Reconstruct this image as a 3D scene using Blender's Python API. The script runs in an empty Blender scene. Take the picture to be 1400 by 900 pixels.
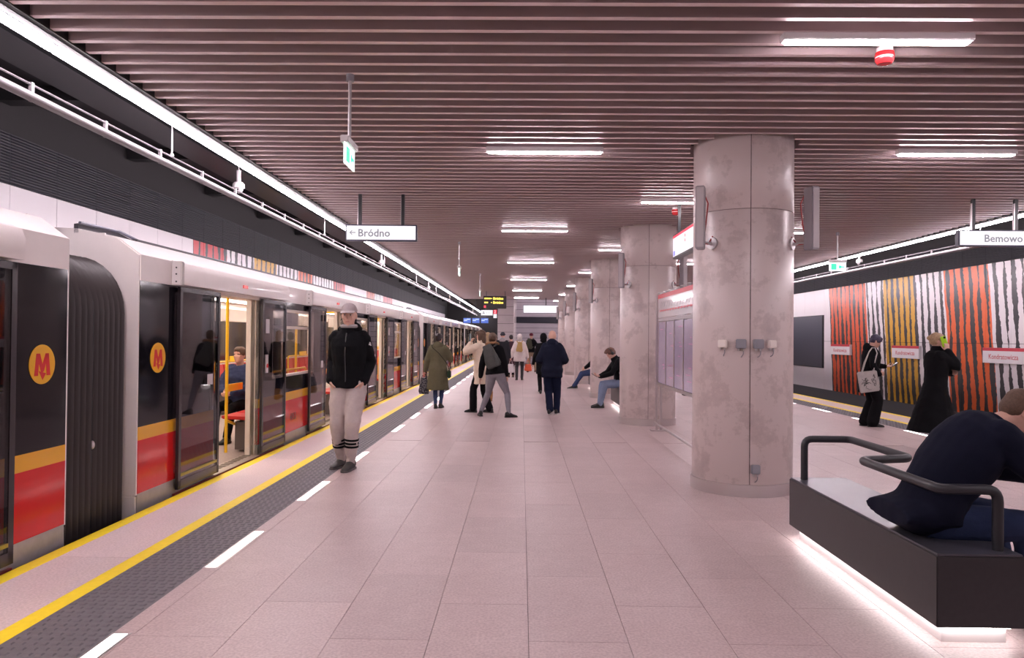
import bpy, bmesh, math, random
from mathutils import Vector, Matrix

# ---------------------------------------------------------------- camera, world, exposure
SC = bpy.context.scene
COL = SC.collection
PI = math.pi
FPX = 1000.0                                   # focal length in pixels of the 1400 x 900 frame
cam_d = bpy.data.cameras.new('camera')
cam_d.sensor_width = 36.0
cam_d.lens = 36.0 * FPX / 1400.0
cam_d.clip_end = 200
cam = bpy.data.objects.new('camera', cam_d)
COL.objects.link(cam)
cam.matrix_world = (Matrix.Translation((0, 0, 1.5)) @ Matrix.Rotation(0.013, 4, 'Z')
                    @ Matrix.Rotation(PI / 2 + 0.011, 4, 'X') @ Matrix.Rotation(0.009, 4, 'Z'))
SC.camera = cam
world = bpy.data.worlds.new('world')
SC.world = world
world.use_nodes = True
world.node_tree.nodes['Background'].inputs[0].default_value = (1.0, 0.86, 0.92, 1)
world.node_tree.nodes['Background'].inputs[1].default_value = 0.03
SC.view_settings.view_transform = 'Standard'
SC.view_settings.look = 'None'
SC.view_settings.gamma = 1.0
SC.view_settings.exposure = 0.28
SC.view_settings.use_curve_mapping = False
SC.cycles.use_denoising = True
SC.cycles.max_bounces = 7
SC.cycles.diffuse_bounces = 4
SC.cycles.transparent_max_bounces = 12
SC.cycles.sample_clamp_indirect = 8.0
LAMP_COL = (1.0, 0.87, 0.94)
E_LINE, E_LAMP = 68.0, 75.0                    # tube lines along the tracks, ceiling lamps

# ---------------------------------------------------------------- materials
MATS = {}
def M(name, col=(0.8, 0.8, 0.8), rough=0.5, metal=0.0, vary=0.0, vscale=6.0, bump=0.0, bscale=40.0,
      emit=None, estr=0.0, coat=0.0, spec=0.5, alpha=None, aniso=None):
    if name in MATS:
        return MATS[name]
    m = bpy.data.materials.new(name)
    m.use_nodes = True
    nt = m.node_tree
    b = nt.nodes['Principled BSDF']
    b.inputs['Base Color'].default_value = (*col, 1)
    b.inputs['Roughness'].default_value = rough
    b.inputs['Metallic'].default_value = metal
    b.inputs['Specular IOR Level'].default_value = spec
    b.inputs['Coat Weight'].default_value = coat
    b.inputs['Coat Roughness'].default_value = 0.05
    if emit:
        b.inputs['Emission Color'].default_value = (*emit, 1)
        b.inputs['Emission Strength'].default_value = estr
    if vary > 0 or bump > 0:
        tc = nt.nodes.new('ShaderNodeNewGeometry')
    if vary > 0:
        n = nt.nodes.new('ShaderNodeTexNoise')
        n.inputs['Scale'].default_value = vscale
        n.inputs['Detail'].default_value = 5
        n.inputs['Roughness'].default_value = 0.65
        nt.links.new(tc.outputs['Position'], n.inputs['Vector'])
        r = nt.nodes.new('ShaderNodeValToRGB')
        r.color_ramp.elements[0].position = 0.3
        r.color_ramp.elements[1].position = 0.7
        r.color_ramp.elements[0].color = (*[c * (1 - vary) for c in col], 1)
        r.color_ramp.elements[1].color = (*[min(1, c * (1 + vary)) for c in col], 1)
        nt.links.new(n.outputs['Fac'], r.inputs['Fac'])
        nt.links.new(r.outputs['Color'], b.inputs['Base Color'])
    if bump > 0:
        n2 = nt.nodes.new('ShaderNodeTexNoise')
        n2.inputs['Scale'].default_value = bscale
        n2.inputs['Detail'].default_value = 3
        nt.links.new(tc.outputs['Position'], n2.inputs['Vector'])
        bp = nt.nodes.new('ShaderNodeBump')
        bp.inputs['Strength'].default_value = bump
        bp.inputs['Distance'].default_value = 0.01
        nt.links.new(n2.outputs['Fac'], bp.inputs['Height'])
        nt.links.new(bp.outputs['Normal'], b.inputs['Normal'])
    MATS[name] = m
    return m

def glass_mat(name, tint, refl=0.12, rough=0.02):
    """thin pane: straight-through tinted transparency plus a mirror-like reflection by Fresnel"""
    m = bpy.data.materials.new(name)
    m.use_nodes = True
    nt = m.node_tree
    nt.nodes.remove(nt.nodes['Principled BSDF'])
    out = nt.nodes['Material Output']
    t = nt.nodes.new('ShaderNodeBsdfTransparent'); t.inputs[0].default_value = (*tint, 1)
    g = nt.nodes.new('ShaderNodeBsdfGlossy'); g.inputs['Roughness'].default_value = rough
    fc = nt.nodes.new('ShaderNodeLayerWeight'); fc.inputs['Blend'].default_value = 0.5
    lw = nt.nodes.new('ShaderNodeMath'); lw.operation = 'POWER'; lw.inputs[1].default_value = 5.0
    nt.links.new(fc.outputs['Facing'], lw.inputs[0])
    ad = nt.nodes.new('ShaderNodeMath'); ad.operation = 'ADD'; ad.inputs[1].default_value = refl; ad.use_clamp = True
    mx = nt.nodes.new('ShaderNodeMixShader')
    nt.links.new(lw.outputs[0], ad.inputs[0]); nt.links.new(ad.outputs[0], mx.inputs[0])
    nt.links.new(t.outputs[0], mx.inputs[1]); nt.links.new(g.outputs[0], mx.inputs[2])
    nt.links.new(mx.outputs[0], out.inputs[0])
    MATS[name] = m
    return m

def stone_mat(name, base, fleck, stain):
    m = bpy.data.materials.new(name); m.use_nodes = True
    nt = m.node_tree; b = nt.nodes['Principled BSDF']
    geo = nt.nodes.new('ShaderNodeNewGeometry')
    oi = nt.nodes.new('ShaderNodeObjectInfo')
    n1 = nt.nodes.new('ShaderNodeTexNoise'); n1.inputs['Scale'].default_value = 70; n1.inputs['Detail'].default_value = 4
    n2 = nt.nodes.new('ShaderNodeTexNoise'); n2.inputs['Scale'].default_value = 1.3; n2.inputs['Detail'].default_value = 7; n2.inputs['Roughness'].default_value = 0.7
    n3 = nt.nodes.new('ShaderNodeTexNoise'); n3.inputs['Scale'].default_value = 9; n3.inputs['Detail'].default_value = 8; n3.inputs['Roughness'].default_value = 0.75
    for n in (n1, n2, n3):
        nt.links.new(geo.outputs['Position'], n.inputs['Vector'])
    r1 = nt.nodes.new('ShaderNodeValToRGB')
    r1.color_ramp.elements[0].position = 0.35; r1.color_ramp.elements[1].position = 0.62
    r1.color_ramp.elements[0].color = (*fleck, 1); r1.color_ramp.elements[1].color = (*base, 1)
    nt.links.new(n1.outputs['Fac'], r1.inputs['Fac'])
    ad = nt.nodes.new('ShaderNodeMath'); ad.operation = 'MULTIPLY'
    nt.links.new(n2.outputs['Fac'], ad.inputs[0]); nt.links.new(n3.outputs['Fac'], ad.inputs[1])
    r2 = nt.nodes.new('ShaderNodeValToRGB')
    r2.color_ramp.elements[0].position = 0.12; r2.color_ramp.elements[1].position = 0.36
    r2.color_ramp.elements[0].color = (*stain, 1); r2.color_ramp.elements[1].color = (1, 1, 1, 1)
    nt.links.new(ad.outputs[0], r2.inputs['Fac'])
    mx = nt.nodes.new('ShaderNodeMix'); mx.data_type = 'RGBA'; mx.blend_type = 'MULTIPLY'; mx.inputs[0].default_value = 1.0
    nt.links.new(r1.outputs['Color'], mx.inputs[6]); nt.links.new(r2.outputs['Color'], mx.inputs[7])
    hv = nt.nodes.new('ShaderNodeHueSaturation')
    mr = nt.nodes.new('ShaderNodeMapRange'); mr.inputs[3].default_value = 0.94; mr.inputs[4].default_value = 1.05
    nt.links.new(oi.outputs['Random'], mr.inputs[0]); nt.links.new(mr.outputs[0], hv.inputs['Value'])
    nt.links.new(mx.outputs[2], hv.inputs['Color'])
    nt.links.new(hv.outputs['Color'], b.inputs['Base Color'])
    b.inputs['Roughness'].default_value = 0.42
    MATS[name] = m
    return m

def concrete_mat(name):
    m = bpy.data.materials.new(name); m.use_nodes = True
    nt = m.node_tree; b = nt.nodes['Principled BSDF']
    geo = nt.nodes.new('ShaderNodeNewGeometry')
    mp = nt.nodes.new('ShaderNodeMapping'); mp.inputs['Scale'].default_value = (1, 1, 0.45)
    nt.links.new(geo.outputs['Position'], mp.inputs['Vector'])
    n2 = nt.nodes.new('ShaderNodeTexNoise'); n2.inputs['Scale'].default_value = 2.6; n2.inputs['Detail'].default_value = 8; n2.inputs['Roughness'].default_value = 0.62
    n3 = nt.nodes.new('ShaderNodeTexNoise'); n3.inputs['Scale'].default_value = 5; n3.inputs['Detail'].default_value = 6; n3.inputs['Roughness'].default_value = 0.7
    nt.links.new(mp.outputs[0], n2.inputs['Vector'])
    mp2 = nt.nodes.new('ShaderNodeMapping'); mp2.inputs['Scale'].default_value = (0.6, 0.6, 0.8)
    nt.links.new(geo.outputs['Position'], mp2.inputs['Vector'])
    nt.links.new(mp2.outputs[0], n3.inputs['Vector'])
    ad = nt.nodes.new('ShaderNodeMath'); ad.operation = 'ADD'
    nt.links.new(n2.outputs['Fac'], ad.inputs[0]); nt.links.new(n3.outputs['Fac'], ad.inputs[1])
    r = nt.nodes.new('ShaderNodeValToRGB')
    e = r.color_ramp.elements
    e[0].position = 0.72; e[0].color = (0.40, 0.33, 0.325, 1)
    e[1].position = 1.28; e[1].color = (0.58, 0.49, 0.475, 1)
    k = r.color_ramp.elements.new(0.95); k.color = (0.51, 0.425, 0.41, 1)
    dv = nt.nodes.new('ShaderNodeMath'); dv.operation = 'MULTIPLY'; dv.inputs[1].default_value = 0.5
    for q in e: q.position = q.position * 0.5
    nt.links.new(ad.outputs[0], dv.inputs[0]); nt.links.new(dv.outputs[0], r.inputs['Fac'])
    nt.links.new(r.outputs['Color'], b.inputs['Base Color'])
    b.inputs['Roughness'].default_value = 0.33
    bp = nt.nodes.new('ShaderNodeBump'); bp.inputs['Strength'].default_value = 0.05; bp.inputs['Distance'].default_value = 0.01
    nt.links.new(n3.outputs['Fac'], bp.inputs['Height']); nt.links.new(bp.outputs['Normal'], b.inputs['Normal'])
    MATS[name] = m
    return m

def mural_mat(name, bands, y0, y1, lean, plain):
    """painted wall panels: colour fields along the wall with broken dark vertical strokes. bands = [(y_start, colour, stroked)]"""
    m = bpy.data.materials.new(name); m.use_nodes = True
    nt = m.node_tree; L = nt.links.new; b = nt.nodes['Principled BSDF']
    def math_(op, a, c=None):
        n = nt.nodes.new('ShaderNodeMath'); n.operation = op
        for i, q in enumerate((a, c)):
            if q is None: continue
            if isinstance(q, (int, float)): n.inputs[i].default_value = q
            else: L(q, n.inputs[i])
        return n.outputs[0]
    geo = nt.nodes.new('ShaderNodeNewGeometry')
    sp = nt.nodes.new('ShaderNodeSeparateXYZ'); L(geo.outputs['Position'], sp.inputs[0])
    Y, Z = sp.outputs['Y'], sp.outputs['Z']
    cb = nt.nodes.new('ShaderNodeCombineXYZ')
    L(math_('MULTIPLY', Y, 1.0), cb.inputs[0]); L(math_('MULTIPLY', Z, 0.8), cb.inputs[1])
    def noise_(vec_scale, detail, rough=0.55):
        n = nt.nodes.new('ShaderNodeTexNoise'); n.inputs['Scale'].default_value = vec_scale
        n.inputs['Detail'].default_value = detail; n.inputs['Roughness'].default_value = rough
        L(cb.outputs[0], n.inputs['Vector'])
        return math_('SUBTRACT', n.outputs['Fac'], 0.5)
    wob = math_('ADD', math_('MULTIPLY', noise_(1.1, 2), 0.16), math_('MULTIPLY', noise_(7.0, 3), 0.045))
    u = math_('ADD', math_('ADD', Y, math_('MULTIPLY', Z, lean)), wob)
    t = nt.nodes.new('ShaderNodeMapRange'); t.inputs[1].default_value = y0; t.inputs[2].default_value = y1
    L(u, t.inputs[0])
    def ramp(vals):
        r = nt.nodes.new('ShaderNodeValToRGB'); r.color_ramp.interpolation = 'CONSTANT'
        e = r.color_ramp.elements
        while len(e) > 1: e.remove(e[0])
        e[0].position = 0.0; e[0].color = (*vals[0][1], 1)
        for p, c in vals[1:]:
            k = e.new((p - y0) / (y1 - y0)); k.color = (*c, 1)
        L(t.outputs[0], r.inputs['Fac'])
        return r.outputs['Color']
    colr = ramp([(p, c) for p, c, s in bands])
    strk = ramp([(p, (s, s, s)) for p, c, s in bands])
    fr = math_('FRACT', math_('DIVIDE', u, 0.30))
    tri = math_('ABSOLUTE', math_('SUBTRACT', fr, 0.5))
    cb2 = nt.nodes.new('ShaderNodeCombineXYZ')
    L(math_('FLOOR', math_('DIVIDE', u, 0.30)), cb2.inputs[0]); L(math_('MULTIPLY', Z, 0.55), cb2.inputs[1])
    nw = nt.nodes.new('ShaderNodeTexNoise'); nw.inputs['Scale'].default_value = 1.7; nw.inputs['Detail'].default_value = 3
    L(cb2.outputs[0], nw.inputs['Vector'])
    width = math_('ADD', math_('MULTIPLY', math_('SUBTRACT', nw.outputs['Fac'], 0.5), 0.8), 0.26)
    width = math_('ADD', width, math_('MULTIPLY', Z, -0.03))
    width = math_('ADD', width, math_('MULTIPLY', noise_(14.0, 2), 0.22))
    mask = math_('MULTIPLY', math_('LESS_THAN', tri, width), strk)
    mx = nt.nodes.new('ShaderNodeMix'); mx.data_type = 'RGBA'
    L(mask, mx.inputs[0]); L(colr, mx.inputs[6]); mx.inputs[7].default_value = (0.022, 0.022, 0.028, 1)
    L(mx.outputs[2], b.inputs['Base Color'])
    b.inputs['Roughness'].default_value = 0.32
    MATS[name] = m
    return m

def ribbed_mat(name, col, rough, pitch, depth, axis='Z'):
    """fine perforated / ribbed relief too small to model"""
    m = bpy.data.materials.new(name); m.use_nodes = True
    nt = m.node_tree; b = nt.nodes['Principled BSDF']
    b.inputs['Base Color'].default_value = (*col, 1); b.inputs['Roughness'].default_value = rough
    geo = nt.nodes.new('ShaderNodeNewGeometry')
    sp = nt.nodes.new('ShaderNodeSeparateXYZ'); nt.links.new(geo.outputs['Position'], sp.inputs[0])
    mu = nt.nodes.new('ShaderNodeMath'); mu.operation = 'MULTIPLY'; mu.inputs[1].default_value = 2 * PI / pitch
    nt.links.new(sp.outputs[axis], mu.inputs[0])
    sn = nt.nodes.new('ShaderNodeMath'); sn.operation = 'SINE'; nt.links.new(mu.outputs[0], sn.inputs[0])
    bp = nt.nodes.new('ShaderNodeBump'); bp.inputs['Strength'].default_value = 1.0; bp.inputs['Distance'].default_value = depth
    nt.links.new(sn.outputs[0], bp.inputs['Height']); nt.links.new(bp.outputs['Normal'], b.inputs['Normal'])
    MATS[name] = m
    return m

# ---------------------------------------------------------------- mesh helpers
class MB:
    def __init__(self):
        self.v = []; self.f = []; self.s = []
    def add(self, vs, fs, smooth=False):
        o = len(self.v)
        self.v += [Vector(p) for p in vs]
        self.f += [tuple(i + o for i in q) for q in fs]
        self.s += [smooth] * len(fs)
        return self
    def box(self, x0, x1, y0, y1, z0, z1):
        return self.add([(x0, y0, z0), (x1, y0, z0), (x1, y1, z0), (x0, y1, z0), (x0, y0, z1), (x1, y0, z1), (x1, y1, z1), (x0, y1, z1)],
                        [(0, 3, 2, 1), (4, 5, 6, 7), (0, 1, 5, 4), (1, 2, 6, 5), (2, 3, 7, 6), (3, 0, 4, 7)])
    def obox(self, c, sx, sy, sz, R):
        o = len(self.v)
        self.box(-sx / 2, sx / 2, -sy / 2, sy / 2, -sz / 2, sz / 2)
        for i in range(o, len(self.v)):
            self.v[i] = R @ self.v[i] + Vector(c)
        return self
    def loft(self, rings, cap=True, smooth=True, closed=False):
        n = len(rings[0]); vs = [p for r in rings for p in r]; fs = []
        k = len(rings)
        for i in range(k if closed else k - 1):
            a, c = i * n, ((i + 1) % k) * n
            for j in range(n):
                q = (j + 1) % n
                fs.append((a + j, a + q, c + q, c + j))
        self.add(vs, fs, smooth)
        if cap and not closed:
            o = len(self.v) - len(vs)
            self.f.append(tuple(o + j for j in range(n - 1, -1, -1))); self.s.append(False)
            self.f.append(tuple(o + (k - 1) * n + j for j in range(n))); self.s.append(False)
        return self
    def tube(self, pts, r, n=8, cap=True, closed=False):
        pts = [Vector(p) for p in pts]
        k = len(pts)
        rs = r if isinstance(r, (list, tuple)) else [r] * k
        tan = []
        for i in range(k):
            if closed: d = pts[(i + 1) % k] - pts[i - 1]
            else: d = pts[min(i + 1, k - 1)] - pts[max(i - 1, 0)]
            tan.append(d.normalized() if d.length > 1e-9 else Vector((0, 0, 1)))
        up = Vector((0, 0, 1)) if abs(tan[0].z) < 0.9 else Vector((1, 0, 0))
        a = tan[0].cross(up).normalized(); rings = []
        for i in range(k):
            a = (a - tan[i] * a.dot(tan[i])).normalized()
            c = tan[i].cross(a)
            rings.append([pts[i] + (a * math.cos(2 * PI * j / n) + c * math.sin(2 * PI * j / n)) * rs[i] for j in range(n)])
        return self.loft(rings, cap, True, closed)
    def cyl(self, p0, p1, r, n=12):
        return self.tube([p0, p1], r, n)
    def lathe(self, prof, c=(0, 0, 0), n=16, a0=0.0, a1=2 * PI):
        full = abs(a1 - a0 - 2 * PI) < 1e-6
        rings = []
        m = n if full else n + 1
        for r, z in prof:
            rings.append([Vector((c[0] + r * math.cos(a0 + (a1 - a0) * j / n), c[1] + r * math.sin(a0 + (a1 - a0) * j / n), c[2] + z)) for j in range(m)])
        if full:
            return self.loft(rings, True, True)
        vs = [p for r in rings for p in r]; fs = []
        for i in range(len(rings) - 1):
            for j in range(n):
                fs.append((i * m + j, i * m + j + 1, (i + 1) * m + j + 1, (i + 1) * m + j))
        return self.add(vs, fs, True)
    def ball(self, c, rx, ry, rz, R=None, n=12, m=8):
        rings = []
        for i in range(1, m):
            t = PI * i / m
            rings.append([Vector((rx * math.sin(t) * math.cos(2 * PI * j / n), ry * math.sin(t) * math.sin(2 * PI * j / n), -rz * math.cos(t))) for j in range(n)])
        vs = [Vector((0, 0, -rz))] + [p for r in rings for p in r] + [Vector((0, 0, rz))]
        if R is not None: vs = [R @ p for p in vs]
        vs = [p + Vector(c) for p in vs]
        fs = [(0, 1 + (j + 1) % n, 1 + j) for j in range(n)]
        for i in range(m - 2):
            for j in range(n):
                q = (j + 1) % n
                fs.append((1 + i * n + j, 1 + i * n + q, 1 + (i + 1) * n + q, 1 + (i + 1) * n + j))
        t = len(vs) - 1; o = 1 + (m - 2) * n
        fs += [(o + j, o + (j + 1) % n, t) for j in range(n)]
        return self.add(vs, fs, True)
    def prism(self, poly, axis, a, b):
        """poly: 2-D points in the two other axes (kept in x, y, z order)"""
        def p3(q, w):
            return {'X': (w, q[0], q[1]), 'Y': (q[0], w, q[1]), 'Z': (q[0], q[1], w)}[axis]
        n = len(poly)
        vs = [p3(q, a) for q in poly] + [p3(q, b) for q in poly]
        fs = [tuple(range(n - 1, -1, -1)), tuple(range(n, 2 * n))] + [(i, (i + 1) % n, n + (i + 1) % n, n + i) for i in range(n)]
        return self.add(vs, fs)
    def mesh(self, name, mat, bev=0.0, seg=2):
        me = bpy.data.meshes.new(name)
        me.from_pydata([tuple(p) for p in self.v], [], self.f)
        me.polygons.foreach_set('use_smooth', self.s)
        bm = bmesh.new(); bm.from_mesh(me)
        bmesh.ops.recalc_face_normals(bm, faces=bm.faces)
        if bev > 0:
            es = [e for e in bm.edges if len(e.link_faces) == 2 and e.calc_face_angle(0) > 0.6]
            bmesh.ops.bevel(bm, geom=es, offset=bev, segments=seg, affect='EDGES', clamp_overlap=True)
        bm.to_mesh(me); bm.free()
        me.set_sharp_from_angle(angle=0.7)
        if mat is not None: me.materials.append(mat)
        return me
    def build(self, name, mat, parent=None, bev=0.0, seg=2):
        return link(name, self.mesh(name, mat, bev, seg), parent)

def link(name, data, parent=None, loc=None):
    o = bpy.data.objects.new(name, data)
    COL.objects.link(o)
    if parent is not None: o.parent = parent
    if loc is not None: o.location = loc
    return o
def tag(o, label=None, cat=None, group=None, kind=None):
    if label: o['label'] = label
    if cat: o['category'] = cat
    if group: o['group'] = group
    if kind: o['kind'] = kind
    return o
def thing(name, label, cat, loc=(0, 0, 0), rz=0.0, group=None):
    o = link(name, None, None, loc)
    o.empty_display_size = 0.1
    o.rotation_euler = (0, 0, rz)
    return tag(o, label, cat, group)
def copy_tree(o, parent=None):
    c = o.copy(); COL.objects.link(c); c.parent = parent
    for ch in [k for k in o.children]:
        copy_tree(ch, c)
    return c
def text_obj(name, txt, size, mat, parent, mw, align='LEFT', bold=0.0):
    """flat printed lettering as a mesh; mw places it (x along the text, y up)"""
    cu = bpy.data.curves.new(name, 'FONT')
    cu.body = txt; cu.size = size; cu.align_x = align; cu.align_y = 'CENTER'; cu.extrude = 0.0008; cu.offset = bold
    cu.resolution_u = 2
    tmp = bpy.data.objects.new(name, cu); COL.objects.link(tmp)
    dg = bpy.context.evaluated_depsgraph_get()
    me = bpy.data.meshes.new_from_object(tmp.evaluated_get(dg))
    bpy.data.objects.remove(tmp); bpy.data.curves.remove(cu)
    me.transform(mw); me.materials.clear(); me.materials.append(mat)
    return link(name, me, parent)
def frame(origin, xdir, ydir):
    x = Vector(xdir).normalized(); y = Vector(ydir).normalized(); z = x.cross(y)
    m = Matrix((x, y, z)).transposed().to_4x4(); m.translation = Vector(origin)
    return m

random.seed(7)
# ================================================================ dimensions (metres; camera at x=0, y=0; tracks run along y)
XC = 2.215                                     # centre line of the island platform
def mir(x): return 2 * XC - x
EDGE = -3.20; YB, YE = -3.0, 58.0
CEIL = 3.44
COLX, COLR = 2.238, 0.487
COLY = [7.45 + 5.55 * k for k in range(-1, 6)]
WALL_L, WALL_R = -6.07, 10.49

stone = stone_mat('granite_tile', (0.555, 0.43, 0.425), (0.43, 0.325, 0.32), (0.86, 0.83, 0.83))
stone_edge = stone_mat('granite_edge', (0.70, 0.56, 0.555), (0.55, 0.43, 0.43), (0.93, 0.91, 0.91))
concrete = concrete_mat('column_concrete')
joint = M('joint_grout', (0.20, 0.165, 0.165), 0.8)
yellow_paint = M('yellow_line_paint', (0.88, 0.64, 0.012), 0.5, vary=0.06, vscale=20)
tactile_m = M('tactile_rubber', (0.115, 0.10, 0.112), 0.55, vary=0.12, vscale=8)
led_floor = M('floor_led', (1, 1, 1), 0.3, emit=(1.0, 0.93, 0.95), estr=3.0)
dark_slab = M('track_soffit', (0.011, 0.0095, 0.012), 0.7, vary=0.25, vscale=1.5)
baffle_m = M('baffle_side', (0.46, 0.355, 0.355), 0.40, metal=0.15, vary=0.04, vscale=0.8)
baffle_bottom = M('baffle_bottom', (0.76, 0.64, 0.63), 0.30, metal=0.2)
band_m = ribbed_mat('wall_band', (0.020, 0.020, 0.029), 0.45, 0.035, 0.004)
black_m = M('black_metal', (0.012, 0.012, 0.014), 0.4)
steel = M('brushed_steel', (0.60, 0.55, 0.55), 0.28, metal=0.9)
galv = M('galvanised_steel', (0.55, 0.52, 0.53), 0.4, metal=0.6)
white_plastic = M('white_plastic', (0.78, 0.74, 0.75), 0.4)
grey_plastic = M('grey_plastic', (0.28, 0.27, 0.29), 0.45)
red_plastic = M('red_plastic', (0.62, 0.02, 0.025), 0.25, coat=0.5)
lamp_white = M('lamp_housing', (0.75, 0.72, 0.72), 0.4)
tube_lit = M('tube_lit', (1, 1, 1), 0.3, emit=LAMP_COL, estr=E_LINE)
lamp_lit = M('ceiling_lamp_lit', (1, 1, 1), 0.3, emit=LAMP_COL, estr=E_LAMP)

# ---------------------------------------------------------------- floor: slab, tiles, edge strips
b = MB(); b.box(EDGE, mir(EDGE), YB, YE, -0.35, -0.014)
floor = tag(b.build('floor', joint), kind='structure')
W = 0.4925; L_T = 0.985; G = 0.003
def tile_mesh(w, l, name='tile'):
    b = MB(); b.box(0, w - G, 0, l - 0.0014, -0.02, 0.0)
    return b.mesh(name, stone)
tm = {}
cells = []
xs = [-1.92 + W * i for i in range(17)] + [mir(-1.92)]
for i in range(len(xs) - 1):
    w = xs[i + 1] - xs[i]
    off = 0.0 if i % 2 == 0 else 0.49
    y = -1.3 - off
    while y < 44:
        # a continuous cross joint runs over the platform at y = 10.5
        y1 = y + L_T
        segs = [(y, y1)]
        if y < 10.5 < y1: segs = [(y, 10.5), (10.5, y1)]
        for (a, c) in segs:
            if c - a > 0.03 and not (a > 38.0 and -1.25 < xs[i] < 5.7):
                cells.append((xs[i], a, w, c - a))
        y = y1
def proj(x, y, z=0.0):
    return 713 + x / y * FPX, 461 - (z - 1.5) / y * FPX
def in_view(c):
    x, y, w, l = c
    if y < 3.2: return False
    px, py = proj(x + w / 2, y + l / 2)
    return -40 < px < 1440 and py < 930
seen = sorted([c for c in cells if in_view(c)], key=lambda c: c[1])
near = set(map(tuple, seen[:290]))
far = MB()
for c in cells:
    x, y, w, l = c
    if tuple(c) in near:
        key = (round(w, 3), round(l, 3))
        if key not in tm: tm[key] = tile_mesh(w, l)
        link('tile', tm[key], floor, (x, y, 0))
    else:
        far.box(x, x + w - G, y, y + l - G, -0.02, 0.0)
far_o = far.build('tile_paving', stone, floor); far_o['kind'] = 'stuff'

def both(fn):
    fn(lambda x: x, 0); fn(mir, 1)
def edge_parts(mx, side):
    def strip(name, x0, x1, mat, z1=0.0, y0=YB, y1=YE):
        b = MB(); a, c = sorted((mx(x0), mx(x1)))
        b.box(a, c, y0, y1, -0.02, z1)
        return b.build(name, mat, floor)
    strip('edge_line', EDGE, -3.09, yellow_paint, 0.001)
    y = YB
    while y < YE:                                # edge slabs between the two yellow lines
        strip('edge_slab', -3.09, -2.60, stone_edge, 0.0, y, min(y + 1.97, YE) - 0.003); y += 1.97
    strip('warning_line', -2.60, -2.49, yellow_paint, 0.001)
    y = YB
    while y < YE:
        strip('tactile_plate', -2.49, -2.03, tactile_m, 0.0, y, min(y + 3.0, YE) - 0.002); y += 3.0
    strip('marker_border', -2.03, -1.923, stone, 0.0)
both(edge_parts)
# raised studs of the tactile strip: too small and too many to pick apart
def studs(mx, ymin, ymax):
    d = MB(); y = ymin; r = 0
    while y < ymax:
        for k in range(8):
            x = mx(-2.465 + 0.0555 * k + (0.0 if r % 2 else 0.014)); w = 0.017
            d.add([(x - w, y - w, 0), (x + w, y - w, 0), (x + w, y + w, 0), (x - w, y + w, 0), (x - w * .6, y - w * .6, .006), (x + w * .6, y - w * .6, .006), (x + w * .6, y + w * .6, .006), (x - w * .6, y + w * .6, .006)],
                  [(4, 5, 6, 7), (0, 1, 5, 4), (1, 2, 6, 5), (2, 3, 7, 6), (3, 0, 4, 7)])
        y += 0.058; r += 1
    o = d.build('tactile_studs', tactile_m, floor); o['kind'] = 'stuff'
studs(lambda x: x, 2.0, 34.0); studs(mir, 9.0, 30.0)

# lit bars let into the floor beside the tactile strip
bar_y = [3.64 - 0.87 + 1.925 * k for k in range(-1, 4)] + [12.3 - 0.87 + 1.925 * k for k in range(0, 14)]
bm_ = MB(); bm_.box(-0.035, 0.035, 0, 0.87, -0.01, 0.0025); bar_me = bm_.mesh('floor_light', led_floor)
fm_ = MB(); fm_.box(-0.05, 0.05, -0.012, 0, -0.01, 0.002); fm_.box(-0.05, 0.05, 0.87, 0.882, -0.01, 0.002); fm_.box(-0.05, -0.036, 0, 0.87, -0.01, 0.002); fm_.box(0.036, 0.05, 0, 0.87, -0.01, 0.002)
rim_me = fm_.mesh('rim', steel)
for side, x in ((0, -1.985), (1, mir(-1.985))):
    for y in bar_y:
        t = thing('floor_light', ['white light bar set in the floor along the tactile strip by the train',
                                  'white light bar set in the floor along the track beside the mural wall'][side], 'floor light', (x, y, 0), 0,
                  ['floor light bars by the train', 'floor light bars by the mural track'][side])
        link('diffuser', bar_me, t); link('rim', rim_me, t)

# ---------------------------------------------------------------- track beds
bed = M('track_bed', (0.06, 0.055, 0.055), 0.85, vary=0.3, vscale=8)
for nm, x0, x1 in (('track_bed', WALL_L, EDGE), ('track_bed', mir(EDGE), WALL_R)):
    b = MB(); b.box(x0, x1, YB, 62, -1.5, -1.15); tag(b.build(nm, bed), kind='structure')
b = MB()
for xr in (8.35, 9.78):
    b.box(xr - 0.035, xr + 0.035, YB, 62, -1.15, -1.0)
tag(b.build('track_rails', M('rail_steel', (0.25, 0.2, 0.18), 0.4, metal=0.8)), kind='structure')

# ---------------------------------------------------------------- ceiling: slab + aluminium baffles, open dark soffit above the tracks
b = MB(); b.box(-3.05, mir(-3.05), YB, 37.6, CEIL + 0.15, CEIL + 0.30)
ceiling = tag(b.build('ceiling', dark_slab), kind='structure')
BX0, BX1 = -3.02, mir(-3.02)
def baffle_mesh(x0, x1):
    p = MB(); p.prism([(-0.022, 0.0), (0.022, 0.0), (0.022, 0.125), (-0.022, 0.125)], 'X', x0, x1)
    me = p.mesh('baffle', baffle_m); me.materials.append(baffle_bottom)
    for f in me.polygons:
        if f.normal.z < -0.9: f.material_index = 1       # downward faces take a lighter tone than the sides
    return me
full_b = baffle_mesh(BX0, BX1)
y = 1.2; split_cache = {}
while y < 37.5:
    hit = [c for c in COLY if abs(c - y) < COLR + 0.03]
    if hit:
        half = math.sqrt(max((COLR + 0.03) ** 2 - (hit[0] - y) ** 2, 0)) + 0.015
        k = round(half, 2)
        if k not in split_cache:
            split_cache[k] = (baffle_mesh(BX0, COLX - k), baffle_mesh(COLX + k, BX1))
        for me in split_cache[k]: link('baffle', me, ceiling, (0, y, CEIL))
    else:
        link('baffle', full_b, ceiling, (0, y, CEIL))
    y += 0.19
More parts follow.
